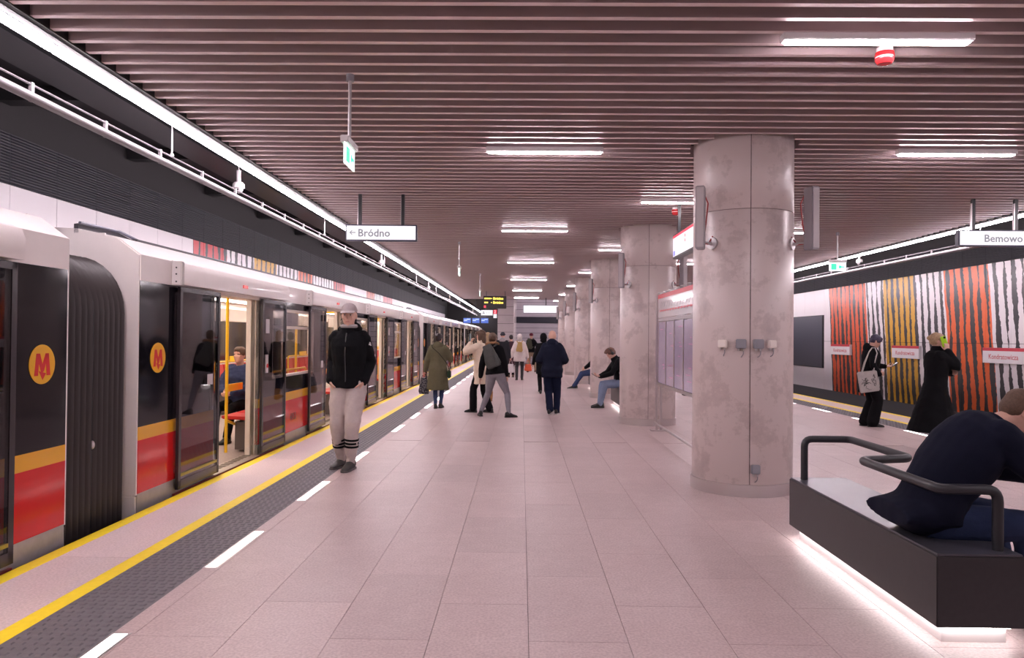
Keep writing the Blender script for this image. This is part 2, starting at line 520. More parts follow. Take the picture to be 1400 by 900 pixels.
for mx in (lambda x: x, mir):                    # edge profile with hanging brackets
    b = MB(); a, c = sorted((mx(-3.06), mx(-3.02)))
    b.box(a, c, YB, 37.6, CEIL - 0.01, CEIL + 0.30)
    b.build('edge_profile', black_m, ceiling)
# carrier rails seen through the baffles
for x in (-2.35, -0.9, 0.6, 3.9, 5.3, 6.8):
    b = MB(); b.box(x - 0.02, x + 0.02, YB, 37.5, CEIL + 0.126, CEIL + 0.149); b.build('carrier_rail', black_m, ceiling)

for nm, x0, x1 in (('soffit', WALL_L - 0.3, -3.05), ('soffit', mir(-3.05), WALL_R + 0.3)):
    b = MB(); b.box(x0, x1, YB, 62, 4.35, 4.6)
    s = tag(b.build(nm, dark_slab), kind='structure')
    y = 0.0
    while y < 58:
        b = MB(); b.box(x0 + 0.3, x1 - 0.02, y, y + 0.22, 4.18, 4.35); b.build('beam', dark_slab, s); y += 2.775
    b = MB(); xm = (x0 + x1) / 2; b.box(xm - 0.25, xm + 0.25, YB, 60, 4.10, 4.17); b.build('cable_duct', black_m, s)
# upstand between platform ceiling and track soffit
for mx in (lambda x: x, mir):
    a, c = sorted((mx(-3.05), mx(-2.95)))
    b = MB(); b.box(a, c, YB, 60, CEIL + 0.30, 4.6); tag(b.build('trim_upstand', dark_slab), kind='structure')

# ---------------------------------------------------------------- track walls with panels
OR1 = (0.72, 0.10, 0.022); OR2 = (0.76, 0.125, 0.022); YEL = (0.66, 0.35, 0.018); WHT = (0.80, 0.75, 0.78); RED = (0.55, 0.04, 0.05)
mural_r = mural_mat('mural_right', [(4, WHT, 1), (8.6, YEL, 1), (11, WHT, 1), (13, RED, 1), (14.6, WHT, 1), (16.1, OR2, 1), (17.96, WHT, 1), (19.2, YEL, 1), (20.9, WHT, 1), (22.0, OR1, 1), (24.6, WHT, 0)], 4, 60, -0.10, WHT)
mural_l = mural_mat('mural_left', [(4, WHT, 0), (13.3, RED, 1), (14.9, WHT, 1), (16.3, YEL, 1), (17.9, WHT, 1), (19.7, OR1, 1), (21.0, WHT, 1), (23.4, RED, 1), (25.0, WHT, 0), (28.5, OR1, 1), (30, WHT, 1), (32, RED, 1), (34, WHT, 0)], 4, 60, 0.0, WHT)
wall_core = M('wall_core', (0.03, 0.028, 0.03), 0.8)
PW = 0.88
for side, X, mm in (('left', WALL_L, mural_l), ('right', WALL_R, mural_r)):
    s = -1 if side == 'left' else 1
    b = MB(); a, c = sorted((X + s * 0.03, X + s * 0.35)); b.box(a, c, YB, 62, -1.5, 4.6)
    wall = tag(b.build('wall_' + side, wall_core), kind='structure')
    def pm(name, z0, z1, mat):
        q = MB(); a2, c2 = sorted((X, X + s * 0.028)); q.box(a2, c2, 0.005, PW - 0.005, z0 + 0.004, z1 - 0.004)
        return q.mesh(name, mat)
    low = pm('wall_panel', -0.21, 1.45, mm); upp = pm('wall_panel', 1.45, 3.25, mm); band = pm('band_panel', 3.25, 3.86, band_m)
    y = 6.8 if side == 'left' else 7.0
    while y < 57:
        if side == 'right': link('wall_panel', low, wall, (0, y, 0))
        link('wall_panel', upp, wall, (0, y, 0)); link('band_panel', band, wall, (0, y, 0))
        y += PW
    b = MB(); a, c = sorted((X - s * 0.02, X + s * 0.03)); b.box(a, c, YB, 60, -1.2, -0.21); b.build('plinth', M('plinth_dark', (0.07, 0.066, 0.072), 0.6), wall)
    if side == 'left':
        b = MB(); b.box(X - 0.028, X, YB, 6.8, 1.45, 3.25); b.build('wall_panel', mm, wall)
        b = MB(); b.box(X - 0.028, X, YB, 6.8, 3.25, 3.86); b.build('band_panel', band_m, wall)
    else:
        b = MB(); b.box(X, X + 0.028, YB, 7.0, -0.2, 3.25); b.build('wall_panel', mm, wall)
        b = MB(); b.box(X, X + 0.028, YB, 7.0, 3.25, 3.86); b.build('band_panel', band_m, wall)

# ---------------------------------------------------------------- end of the hall: stair block with a tall recess behind
end_m = M('end_wall_panel', (0.44, 0.385, 0.40), 0.5, vary=0.06, vscale=2)
end_rec = M('recess_panel', (0.55, 0.50, 0.54), 0.5, vary=0.06, vscale=2)
b = MB(); b.box(-1.25, -0.42, 38.2, 38.5, 0, CEIL + 0.3); b.box(-1.25, -1.1, 38.5, 57, 0, CEIL + 0.3)
b.box(4.85, 5.68, 38.2, 38.5, 0, CEIL + 0.3); b.box(5.53, 5.68, 38.5, 57, 0, CEIL + 0.3)
we = tag(b.build('wall_end', wall_core), kind='structure')
def rows(x0, x1, y, z0, z1, h, mat, par, name='end_panel'):
    z = z0
    while z < z1 - 0.05:
        q = MB(); q.box(x0, x1, y - 0.02, y, z + 0.008, min(z + h, z1) - 0.008); q.build(name, mat, par); z += h
rows(-1.25, -0.42, 38.2, 0.0, CEIL + 0.1, 0.44, end_m, we)
rows(4.85, 5.68, 38.2, 0.0, CEIL + 0.1, 0.44, end_m, we)
b = MB(); b.box(-0.42, -0.36, 38.15, 38.35, 0, CEIL + 0.1); b.box(-0.33, -0.29, 38.15, 38.35, 0, CEIL + 0.1); b.build('steel_jamb', steel, we)
b = MB(); b.box(-0.6, 5.2, 42.03, 42.3, 0, 5.2); wr = tag(b.build('wall_recess', wall_core), kind='structure')
rows(-0.6, 5.2, 42.03, 0.0, 2.32, 0.29, end_rec, wr); rows(-0.6, 5.2, 42.03, 2.66, 5.2, 0.42, end_rec, wr)
b = MB(); b.box(-0.6, 5.2, 41.97, 42.03, 2.33, 2.65); b.build('dark_band', M('recess_band', (0.02, 0.02, 0.035), 0.4), wr)
b = MB(); b.box(-1.25, 5.68, 38.2, 42.3, 5.2, 5.4); b.box(-1.25, 5.68, 37.62, 37.8, CEIL, 5.4); b.box(-0.62, -0.58, 38.5, 42.1, 0, 5.3); b.box(5.18, 5.22, 38.5, 42.1, 0, 5.3)
tag(b.build('trim_recess', end_rec), kind='structure')
b = MB(); b.box(WALL_L - 0.3, WALL_R + 0.3, 60, 60.3, -1.5, 4.6); tag(b.build('wall_tunnel_end', wall_core), kind='structure')
b = MB(); b.box(WALL_L - 0.3, WALL_R + 0.3, YB - 0.3, YB, -1.5, 4.6); tag(b.build('wall_back', M('back_wall', (0.30, 0.26, 0.27), 0.5)), kind='structure')
b = MB(); b.box(-3.05, -1.1, 37.6, 58, CEIL + 0.1, CEIL + 0.3); b.box(5.53, mir(-3.05), 37.6, 58, CEIL + 0.1, CEIL + 0.3); tag(b.build('ceiling_far', dark_slab), kind='structure')
# ================================================================ columns
seam_m = M('seam_dark', (0.22, 0.175, 0.17), 0.8, vary=0.35, vscale=9)
def column_proto():
    t = thing('concrete_column', 'column', 'column')
    H = CEIL + 0.14
    b = MB(); b.lathe([(COLR - 0.012, 0.0), (COLR - 0.012, H)], n=48); b.build('core', seam_m, t)
    a0 = math.radians(-98); g = 0.004 / COLR
    for z0, z1 in ((0.0, 2.744), (2.750, H)):
        for k in range(2):
            s0, s1 = a0 + k * PI + g, a0 + (k + 1) * PI - g
            q = MB(); q.lathe([(COLR - 0.012, z0), (COLR - 0.003, z0), (COLR, z0 + 0.004), (COLR, z1 - 0.004), (COLR - 0.003, z1), (COLR - 0.012, z1)], n=40, a0=s0, a1=s1)
            q.build('shaft_section', concrete, t)
    b = MB(); b.lathe([(COLR, 0.0), (COLR + 0.014, 0.0), (COLR + 0.014, 0.115), (COLR, 0.118)], n=48); b.build('base_band', steel, t)
    return t
cp = column_proto()
ords = ['first', 'second', 'third', 'fourth', 'fifth', 'sixth', 'seventh']
for i, y in enumerate(COLY):
    c = cp if i == 0 else copy_tree(cp)
    c.location = (COLX, y, 0)
    c['group'] = 'round concrete columns along the platform'
    c['label'] = ['round concrete column nearest the back wall', 'wide round concrete column carrying small grey and cream junction boxes',
                  'round concrete column beside the steel map board', 'round concrete column just past the bench with the phone-reading young man',
                  'fourth round concrete column down the platform past the seated young man', 'fifth round concrete column down the platform towards the end wall', 'last round concrete column before the recess end wall'][i]

# junction boxes on the nearest visible column
def on_column(cy, px, z):
    """point on the camera-facing skin of the column at cy for a lateral x"""
    dx = px - COLX
    return Vector((px, cy - math.sqrt(COLR ** 2 - dx * dx), z)), math.atan2(dx, math.sqrt(COLR ** 2 - dx * dx))
def junction(px, z, w, h, mat, label):
    p, a = on_column(COLY[1], px, z)
    t = thing('junction_box', label, 'junction box', p, a, 'junction boxes on the column')
    b = MB(); b.box(-w / 2, w / 2, -0.045, 0, -h / 2, h / 2); b.build('casing', mat, t, 0.006)
    b = MB(); b.box(-w / 2 + .006, w / 2 - .006, -0.052, -0.044, -h / 2 + .006, h / 2 - .006); b.build('lid', mat, t, 0.003)
    b = MB()
    for q in (-0.22, 0.22): b.cyl((q * w, -0.022, -h / 2 - 0.022), (q * w, -0.022, -h / 2), 0.011, 8)
    b.build('cable_gland', galv, t)
    b = MB(); b.tube([(0.22 * w, -0.022, -h / 2 - 0.02), (0.22 * w, -0.022, -h / 2 - 0.05), (0.1 * w, -0.02, -h / 2 - 0.07), (0.0, 0.0, -h / 2 - 0.08)], 0.005, 6); b.build('cable', grey_plastic, t)
cream = M('cream_plastic', (0.80, 0.73, 0.68), 0.45)
boxgrey = M('box_grey', (0.27, 0.27, 0.30), 0.45)
junction(1.945, 1.455, 0.085, 0.075, cream, 'cream junction box to the left of the grey pair on the column')
junction(2.09, 1.455, 0.095, 0.09, boxgrey, 'grey junction box left of the column seam')
junction(2.24, 1.455, 0.095, 0.09, boxgrey, 'grey junction box right of the column seam')
junction(2.365, 1.455, 0.085, 0.075, cream, 'cream junction box to the right of the grey pair on the column')
junction(2.22, 0.27, 0.08, 0.085, boxgrey, 'small grey junction box low on the column near the floor')

# column loudspeakers on brackets
def speaker(x, y, s, idx, cy):
    t = thing('column_loudspeaker', '', 'loudspeaker', (x, y, 2.36), 0.0, 'slim loudspeakers on the columns')
    R = Matrix.Rotation(s * 0.32, 3, 'Z')
    o = MB(); o.obox((0, 0, 0.30), 0.085, 0.13, 0.60, R); o.build('cabinet', M('speaker_grey', (0.33, 0.31, 0.33), 0.4, metal=0.3), t, 0.008)
    o = MB(); o.obox(R @ Vector((0, -0.067, 0)) + Vector((0, 0, 0.30)), 0.068, 0.006, 0.57, R); o.build('grille', M('grille_pale', (0.50, 0.46, 0.47), 0.5), t)
    end = Vector((COLX - x, cy - y, 0)); d = end.normalized(); p = end - d * (COLR - 0.0); p.z = 0.07
    o = MB(); o.tube([(0, 0.03, 0.07), p * 0.5 + Vector((0, 0.03, 0.035)), p + d * 0.02], 0.016, 8); o.build('bracket_arm', galv, t)
    o = MB(); o.cyl(p - d * 0.02, p + d * 0.03, 0.06, 16); o.build('wall_plate', galv, t)
    o = MB(); o.tube([p + Vector((0, 0, 0.07)), p + Vector((s * 0.05, -0.02, -0.01)), Vector((s * -0.03, 0.02, 0.06)), Vector((s * -0.065, 0.05, 0.25)), Vector((s * -0.085, 0.05, 0.45)), Vector((s * -0.02, 0.05, 0.60))], 0.007, 6); o.build('cable', M('red_cable', (0.35, 0.02, 0.02), 0.4), t)
    return t
nm = ['', 'on the column with junction boxes', 'on the column beside the map board', 'on the column past the seated young man', 'on the fourth column', 'on the fifth column', 'on the last column']
for i, cy in enumerate(COLY):
    if i == 0: continue
    for s, sd in ((-1, 'train side'), (1, 'mural side')):
        t = speaker(COLX + s * 0.53 + (-0.0), cy - 0.42, s, i, cy)
        t['label'] = 'slim grey loudspeaker on red-cabled bracket %s, %s' % (nm[i], sd)

# ================================================================ ceiling lamps
def lamp_proto():
    t = thing('ceiling_lamp', 'lamp', 'ceiling lamp')
    b = MB(); b.box(-0.60, 0.60, -0.04, 0.04, 0.0, 0.05); b.build('housing', lamp_white, t, 0.006)
    b = MB(); b.box(-0.575, 0.575, -0.028, 0.028, -0.012, 0.004); b.build('diffuser', lamp_lit, t)
    return t
lp = lamp_proto(); first = True
rows_ = [(COLX, [4.65 + 5.55 * k for k in range(-1, 7)], 'short white ceiling lamp midway between two concrete columns', 'lamps on the column line'),
         (0.22, [7.47 + 5.55 * k for k in range(-1, 6)], 'short white ceiling lamp over the walkway between train and columns', 'lamps over the train-side walkway'),
         (4.40, [7.47 + 5.55 * k for k in range(-1, 6)], 'short white ceiling lamp over the walkway between columns and mural', 'lamps over the mural-side walkway')]
between = ['near the back wall', 'above the nearest bench', 'above the map board', 'above the bench of the young man with headphones', 'above the bench of the jeans wearer', 'between fourth and fifth column', 'between fifth and last column', 'beyond the last column']
beside = ['near the back wall', 'abreast of the junction box column', 'abreast of the column beside the map board', 'abreast of the third column', 'abreast of the fourth column', 'abreast of the fifth column', 'abreast of the last column']
for x, ys, lab, grp in rows_:
    for ki, y in enumerate(ys):
        c = lp if first else copy_tree(lp); first = False
        c.location = (x, y, CEIL - 0.045); c['label'] = ('ceiling lamp on the column line ' + between[ki]) if x == COLX else ('short white ceiling lamp ' + beside[ki] + (', train side' if x < 1 else ', mural side')); c['group'] = grp

# lamps washing the tall recess at the end of the hall
for x in (0.5, 2.2, 3.9):
    c = copy_tree(lp); c.location = (x, 40.2, 5.14); c['label'] = 'ceiling lamp high in the recess behind the blank lit sign'; c['group'] = 'lamps in the end recess'
# continuous tube lines over the platform edges
seg = 5.55
def line_proto():
    t = thing('tube_light', 'tube', 'tube light')
    b = MB(); b.box(-0.026, 0.026, 0.01, seg - 0.01, 0.018, 0.055); b.build('housing', M('tube_housing', (0.05, 0.045, 0.05), 0.5), t)
    b = MB(); b.tube([(0, 0.025, 0), (0, seg - 0.025, 0)], 0.030, 10); b.build('tube', tube_lit, t)
    b = MB()
    for y in (0.6, seg - 0.6): b.tube([(0, y, 0.06), (0, y, 0.92)], 0.006, 6)
    b.build('hanger', galv, t)
    b = MB(); b.box(0.075, 0.135, 0, seg, -0.005, 0.055); b.build('side_rail', black_m, t)
    b = MB()
    for y in (0.2, 2.05, 3.9): b.box(0.02, 0.16, y, y + 0.05, 0.055, 0.085)
    b.build('clip', black_m, t)
    return t
lp2 = line_proto(); first = True
for side, x in ((0, -3.195), (1, mir(-3.195))):
    for k in range(-2, 10):
        c = lp2 if first else copy_tree(lp2); first = False
        c.location = (x, 4.9 + seg * k, 3.43)
        if side: c.scale = (-1, 1, 1)
        c['label'] = ['light tube above the train edge ', 'light tube above the mural side edge '][side] + (beside[k + 1] if -1 < k < 6 else ('near the back wall' if k < 0 else 'beyond the last column'))
        c['group'] = ['tube light line over the train', 'tube light line by the mural'][side]

# conduit with suspension rods
for side, x in ((0, -3.44), (1, mir(-3.44))):
    t = thing('conduit', ['white conduit pipe with ties hung on rods above the train roof', 'white conduit pipe hung on rods above the track by the mural wall'][side], 'conduit', (x, 0, 3.15))
    b = MB(); b.tube([(0, YB, 0), (0, 56, 0)], 0.034, 10); b.build('pipe', M('conduit_white', (0.17, 0.155, 0.165), 0.35), t)
    b = MB(); b.tube([(0, YB, 0.085), (0, 56, 0.085)], 0.008, 6); b.build('carrier_wire', MATS['conduit_white'], t)
    y = 0.5
    tie = MB(); tie.box(-0.012, 0.012, -0.015, 0.015, -0.036, 0.10); tie_me = tie.mesh('tie', M('tie_grey', (0.2, 0.185, 0.195), 0.5))
    while y < 55:
        link('tie', tie_me, t, (0, y, 0)); y += 0.91
    rod = MB(); rod.tube([(0, 0, 0.08), (0, 0, 1.2)], 0.008, 6); rod.ball((0, 0, 0.10), 0.022, 0.022, 0.022, n=8, m=6); rod_me = rod.mesh('suspension_rod', galv)
    y = 1.55
    while y < 55:
        link('suspension_rod', rod_me, t, (0, y, 0)); y += 2.775 * 2

# hanging dome cameras above the track
def dome_cam(x, y, lab, grp):
    t = thing('dome_camera', lab, 'camera', (x, y, 3.36), 0, grp)
    b = MB(); b.cyl((0, 0, 0.06), (0, 0, 1.0), 0.006, 8); b.cyl((0, 0, 0.06), (0, 0, 0.22), 0.026, 12); b.build('stem', white_plastic, t)
    b = MB(); b.lathe([(0.0, 0.075), (0.05, 0.07), (0.072, 0.045), (0.075, 0.0), (0.07, -0.005), (0.0, -0.005)], n=20); b.build('housing', white_plastic, t)
    b = MB(); b.ball((0, 0, -0.01), 0.058, 0.058, 0.062); b.build('dome', M('dome_smoke', (0.30, 0.29, 0.30), 0.15), t)
    b = MB(); b.cyl((0.005, -0.04, -0.035), (0.006, -0.062, -0.045), 0.018, 10); b.build('lens', black_m, t)
for y, wh in ((9.2, 'before the Bródno sign'), (18.65, 'just beyond the Bródno sign'), (28.1, 'beyond the parka woman')): dome_cam(-3.60, y, 'white dome camera on a stem above the train roof ' + wh, 'dome cameras over the train')
for y in (17.5, 26.3): dome_cam(mir(-3.60), y, 'white dome camera on a stem hanging above the mural track', 'dome cameras over the mural track')

# red fire beacons on the ceiling
for x, y, lab in ((2.39, 4.86, 'red fire beacon on the ceiling above the nearest bench'), (2.27, 10.85, 'red fire beacon on the ceiling above the lit map display')):
    t = thing('fire_beacon', lab, 'fire beacon', (x, y, CEIL), 0, 'red fire beacons on the ceiling')
    b = MB(); b.lathe([(0.0, 0.0), (0.05, 0.0), (0.05, -0.03), (0.0, -0.03)], n=20); b.build('mount', white_plastic, t)
    b = MB(); b.lathe([(0.03, -0.03), (0.058, -0.032), (0.062, -0.05), (0.062, -0.062), (0.0, -0.062)], n=24); b.build('base', red_plastic, t)
    b = MB(); b.lathe([(0.057, -0.058), (0.057, -0.072), (0.0, -0.072)], n=24); b.build('lens_ring', M('beacon_lens', (0.9, 0.55, 0.55), 0.2, emit=(1, 0.4, 0.4), estr=0.5), t)
    b = MB(); b.lathe([(0.0, -0.07), (0.06, -0.07), (0.06, -0.085), (0.045, -0.108), (0.015, -0.116), (0.0, -0.117)], n=24); b.build('sounder', red_plastic, t)

# ================================================================ hanging signs
sign_white = M('sign_lit_white', (0.12, 0.12, 0.12), 0.3, emit=(1.0, 0.95, 1.0), estr=0.80)
sign_grey = M('sign_lettering_grey', (0.10, 0.10, 0.12), 0.5, emit=(0.55, 0.53, 0.62), estr=0.22)
sign_blue = M('sign_case', (0.015, 0.012, 0.05), 0.35)
def hang_sign(name, lab, x, y, w, h, zt, txt, tx, size, poles, group=None, align='LEFT'):
    t = thing(name, lab, 'sign', (x, y, zt - h), 0, group)
    b = MB(); b.box(0, w, -0.045, 0.045, 0, h); b.build('case', sign_blue, t, 0.006)
    for s in (-1, 1):
        q = MB(); q.box(0.018, w - 0.018, s * 0.044 - 0.004, s * 0.044 + 0.004, 0.02, h - 0.016); q.build('lit_panel', sign_white, t)
    if txt:
        text_obj('lettering', txt, size, sign_grey, t, frame((tx, -0.0505, h * 0.47), (1, 0, 0), (0, 0, 1)), align, bold=0.002)
    for px in poles:
        q = MB(); q.box(px - 0.022, px + 0.022, -0.022, 0.022, h - 0.002, CEIL - zt + h + 0.01); q.build('post', black_m, t)
        q = MB(); q.box(px - 0.03, px - 0.0215, -0.02, 0.02, h, CEIL - zt + h - 0.05); q.build('post_edge', steel, t)
    return t
s1 = hang_sign('direction_sign', 'lit white hanging sign reading Bródno above the train side', -2.42, 10.0, 0.98, 0.225, 3.02, 'Bródno', 0.17, 0.145, (0.19, 0.78))
def arrow(t, x, y, z, s, d):
    b = MB(); b.box(x - s * 0.5, x + s * 0.5, y - 0.001, y, z - s * 0.07, z + s * 0.07)
    h = x + d * s * 0.5
    for k in (-1, 1):
        b.add([(h, y - 0.0005, z), (h - d * s * 0.38, y - 0.0005, z + k * s * 0.38), (h - d * s * 0.48, y - 0.0005, z + k * s * 0.28), (h - d * s * 0.16, y - 0.0005, z)], [(0, 1, 2, 3)])
    b.build('arrow', sign_grey, t)
arrow(s1, 0.10, -0.0502, 0.115, 0.085, -1)
s2 = hang_sign('direction_sign', 'lit white hanging sign reading Bemowo by the mural side', 5.96, 10.1, 1.05, 0.225, 3.02, 'Bemowo', 0.34, 0.145, (0.22, 0.80))
arrow(s2, 0.93, -0.0502, 0.11, 0.10, 1)
hang_sign('direction_sign', 'long blank lit white sign hanging before the recess end wall', 0.07, 36.0, 2.1, 0.40, 3.08, None, 0, 0, (1.12,))
t = hang_sign('platform_sign', 'white lit exit sign hanging below the amber departure board', -2.06, 36.8, 0.62, 0.30, 2.86, None, 0, 0, (0.3,))
b = MB(); b.box(0.09, 0.2, -0.053, -0.05, 0.10, 0.14); b.box(0.11, 0.18, -0.053, -0.05, 0.16, 0.20); b.box(0.3, 0.33, -0.053, -0.05, 0.13, 0.16); b.box(0.4, 0.43, -0.053, -0.05, 0.13, 0.16); b.build('pictogram', sign_grey, t)
t = thing('number_sign', 'small red and white plate hanging beside the lit exit sign', 'sign', (-1.42, 36.8, 2.45))
b = MB(); b.box(0, 0.17, -0.03, 0.03, 0.20, 0.41); b.build('red_plate', M('red_sign', (0.7, 0.03, 0.06), 0.4, emit=(0.9, 0.05, 0.1), estr=0.5), t)
text_obj('numeral', '2', 0.2, sign_white, t, frame((0.03, -0.032, 0.31), (1, 0, 0), (0, 0, 1)))
b = MB(); b.box(0, 0.17, -0.03, 0.03, 0.0, 0.2); b.build('white_plate', sign_white, t)
b = MB(); b.box(0.07, 0.1, -0.02, 0.02, 0.41, 1.0); b.build('post', black_m, t)

# amber departure board
t = thing('departure_board', 'black departure board with two rows of amber lettering', 'display', (-1.63, 31.0, 2.70))
b = MB(); b.box(0, 0.98, -0.08, 0.08, 0, 0.53); b.build('case', M('board_case', (0.02, 0.016, 0.014), 0.35), t, 0.01)
amber = M('amber_led', (0.2, 0.15, 0.02), 0.5, emit=(1.0, 0.72, 0.10), estr=2.2)
for z, k in ((0.42, 0), (0.25, 1)):
    text_obj('lettering', 'Bródno', 0.14, amber, t, frame((0.42, -0.083, z), (1, 0, 0), (0, 0, 1)), bold=0.004)
    q = MB()
    for j in range(5 - 2 * k): q.box(0.05 + 0.055 * j, 0.09 + 0.055 * j, -0.083, -0.081, z - 0.025, z + 0.03)
    q.box(0.33, 0.37, -0.083, -0.081, z - 0.01, z + 0.015); q.build('row_number', amber, t)
q = MB(); q.box(0.03, 0.12, -0.083, -0.081, 0.03, 0.13); q.build('red_emblem', M('red_led', (0.4, 0.02, 0.03), 0.5, emit=(1, 0.08, 0.12), estr=0.7), t)
for x in (0.13, 0.92):
    q = MB(); q.box(x - 0.02, x + 0.02, -0.02, 0.02, 0.53, CEIL - 2.70); q.build('post', M('post_mauve', (0.25, 0.22, 0.24), 0.4), t)

# exit signs on rods, their faces across the platform
green = M('exit_green', (0.02, 0.45, 0.25), 0.4, emit=(0.05, 0.75, 0.42), estr=0.9)
exit_white = M('exit_lit', (0.9, 1, 0.95), 0.4, emit=(0.85, 1.0, 0.95), estr=1.3)
def exit_sign(x, y, lab, across=False):
    t = thing('exit_sign', lab, 'exit sign', (x, y, 2.75), -PI / 2 if across else 0, 'exit signs on rods')
    b = MB(); b.box(-0.03, 0.03, -0.16, 0.16, 0.15, 0.20); b.build('housing', lamp_white, t, 0.006)
    b = MB(); b.box(-0.006, 0.006, -0.15, 0.15, 0.0, 0.15); b.build('lit_plate', exit_white, t)
    for s in (-1, 1):
        b = MB(); x0 = s * 0.0065
        def q(y0, y1, z0, z1): b.box(min(x0, x0 * 1.3), max(x0, x0 * 1.3), y0, y1, z0, z1)
        q(-0.12, -0.02, 0.02, 0.13); q(0.03, 0.12, 0.06, 0.085); q(0.02, 0.06, 0.045, 0.10)
        b.build('pictogram', green, t)
    b = MB(); b.cyl((0, 0, 0.20), (0, 0, CEIL - 2.75 + 0.02), 0.012, 10); b.build('rod', galv, t)
    b = MB(); b.cyl((0, 0, CEIL - 2.75 - 0.05), (0, 0, CEIL - 2.75 + 0.01), 0.03, 12); b.build('ceiling_rose', grey_plastic, t)
exit_sign(-1.29, 5.40, 'green and white exit sign on a rod near the train')
exit_sign(-1.29, 15.0, 'small exit sign on a rod beyond the Bródno sign')
exit_sign(-1.29, 22.5, 'small exit sign on a rod before the departure board')
exit_sign(5.71, 13.3, 'small exit sign on a rod beside the mural side tube line', True)

# blue monitors at the far end of the train platform
for k in range(3):
    t = thing('monitor', 'small bluish monitor hung at the far end over the train', 'monitor', (-3.2 + 0.48 * k, 40.0, 2.22), 0, 'monitors at the platform end')
    b = MB(); b.box(0, 0.44, 0, 0.06, 0, 0.32); b.build('case', black_m, t)
    b = MB(); b.box(0.02, 0.42, -0.004, 0.0, 0.03, 0.30); b.build('screen', M('monitor_blue', (0.02, 0.03, 0.1), 0.3, emit=(0.10, 0.20, 0.75), estr=0.7), t)
    b = MB(); b.box(0.05, 0.22, -0.006, -0.004, 0.14, 0.22); b.box(0.2, 0.38, -0.006, -0.004, 0.2, 0.26); b.build('picture', M('monitor_pale', (0.1, 0.1, 0.1), 0.3, emit=(0.5, 0.65, 1.0), estr=0.8), t)
    b = MB(); b.box(0.2, 0.24, 0.02, 0.05, 0.32, 1.335); b.build('post', black_m, t)

# hanging info display beside the columns
def info_display(x, y0, y1, lab):
    t = thing('info_display', lab, 'display', (x, y0, 2.66), 0)
    L = y1 - y0
    b = MB(); b.box(-0.05, 0.05, 0, L, 0, 0.355); b.build('case', M('display_case', (0.03, 0.028, 0.035), 0.3), t, 0.008)
    for s in (-1, 1):
        x0 = s * 0.052
        def bx(n, y0_, y1_, z0, z1, m, k=1.0):
            q = MB(); q.box(min(x0 * .96, x0 * (1 + 0.01 * k)), max(x0 * .96, x0 * (1 + 0.01 * k)), y0_, y1_, z0, z1); q.build(n, m, t)
        bx('screen', 0.03, L - 0.03, 0.03, 0.325, sign_white)
        bx('red_header', 0.03, L - 0.03, 0.295, 0.328, M('display_red', (0.6, 0.01, 0.03), 0.4, emit=(0.8, 0.02, 0.05), estr=0.8), 3)
        bx('footer_line', 0.03, L - 0.03, 0.125, 0.130, M('display_pink', (0.5, 0.3, 0.5), 0.4, emit=(0.7, 0.5, 0.65), estr=0.8), 3)
        bx('blue_icon', L - 0.17, L - 0.05, 0.04, 0.11, M('display_blue', (0.1, 0.1, 0.4), 0.4, emit=(0.25, 0.25, 0.75), estr=0.7), 3)
        q = MB()
        for z in (0.18, 0.245): q.tube([(x0 * 1.0, L * 0.42, z), (x0 * 1.04, L * 0.42, z)], 0.022, 10)
        q.build('route_dot', MATS['display_red'], t)
    for y in (0.2, L - 0.2):
        q = MB(); q.box(-0.02, 0.02, y - 0.02, y + 0.02, 0.355, CEIL - 2.66 + 0.01); q.build('post', black_m, t)
info_display(2.26, 9.35, 10.75, 'lit info display with red header hanging beyond the junction-box column')
info_display(2.26, 31.6, 32.95, 'small lit info display hanging between the far columns')

# ================================================================ map board on steel posts
poster = M('poster_lavender', (0.42, 0.36, 0.52), 0.25, vary=0.10, vscale=12, coat=0.6)
head_m = M('map_header', (0.72, 0.66, 0.68), 0.2, coat=0.8)
red_print = M('red_print', (0.60, 0.03, 0.06), 0.4)
t = thing('map_board', 'steel-framed map board with red header and lavender posters between columns', 'map board', (2.24, 0, 0))
y0, y1 = 8.75, 11.93
for y in (y0, y1):
    for dx in (-0.035, 0.035):
        b = MB(); b.box(dx - 0.017, dx + 0.017, y - 0.02, y + 0.02, 0.01, 2.22); b.build('post', steel, t)
    b = MB(); b.box(-0.13, 0.13, y - 0.07, y + 0.07, 0.0, 0.014); b.build('foot_plate', steel, t)
b = MB(); b.cyl((-0.06, y0, 0.13), (-0.06, y1, 0.13), 0.018, 10); b.build('foot_rail', steel, t)
b = MB(); b.box(-0.03, 0.03, y0 + 0.06, y1 - 0.06, 1.83, 2.20); b.build('header_panel', head_m, t)
for s in (-1, 1):
    b = MB(); b.box(s * 0.031 - 0.001, s * 0.031 + 0.001, y0 + 0.06, y1 - 0.06, 2.135, 2.20); b.build('red_stripe', red_print, t)
    b = MB(); b.box(s * 0.031 - 0.001, s * 0.031 + 0.001, y0 + 0.2, y1 - 0.2, 1.93, 1.943)
    for k in range(15): b.cyl((s * 0.030, y0 + 0.25 + 0.19 * k, 1.936), (s * 0.033, y0 + 0.25 + 0.19 * k, 1.936), 0.02, 8)
    b.build('route_line', red_print, t)
    b = MB()
    for k in range(15):
        R = Matrix.Rotation(0.8, 3, 'X'); b.obox((s * 0.031, y0 + 0.32 + 0.19 * k, 2.03), 0.002, 0.018, 0.12, R)
    b.build('station_names', M('print_grey', (0.30, 0.27, 0.3), 0.5), t)
b = MB(); b.box(-0.025, 0.025, y0 + 0.06, y1 - 0.06, 1.77, 1.82); b.build('title_strip', M('title_strip', (0.4, 0.36, 0.38), 0.4), t)
n = 5; pw = (y1 - y0 - 0.12) / n
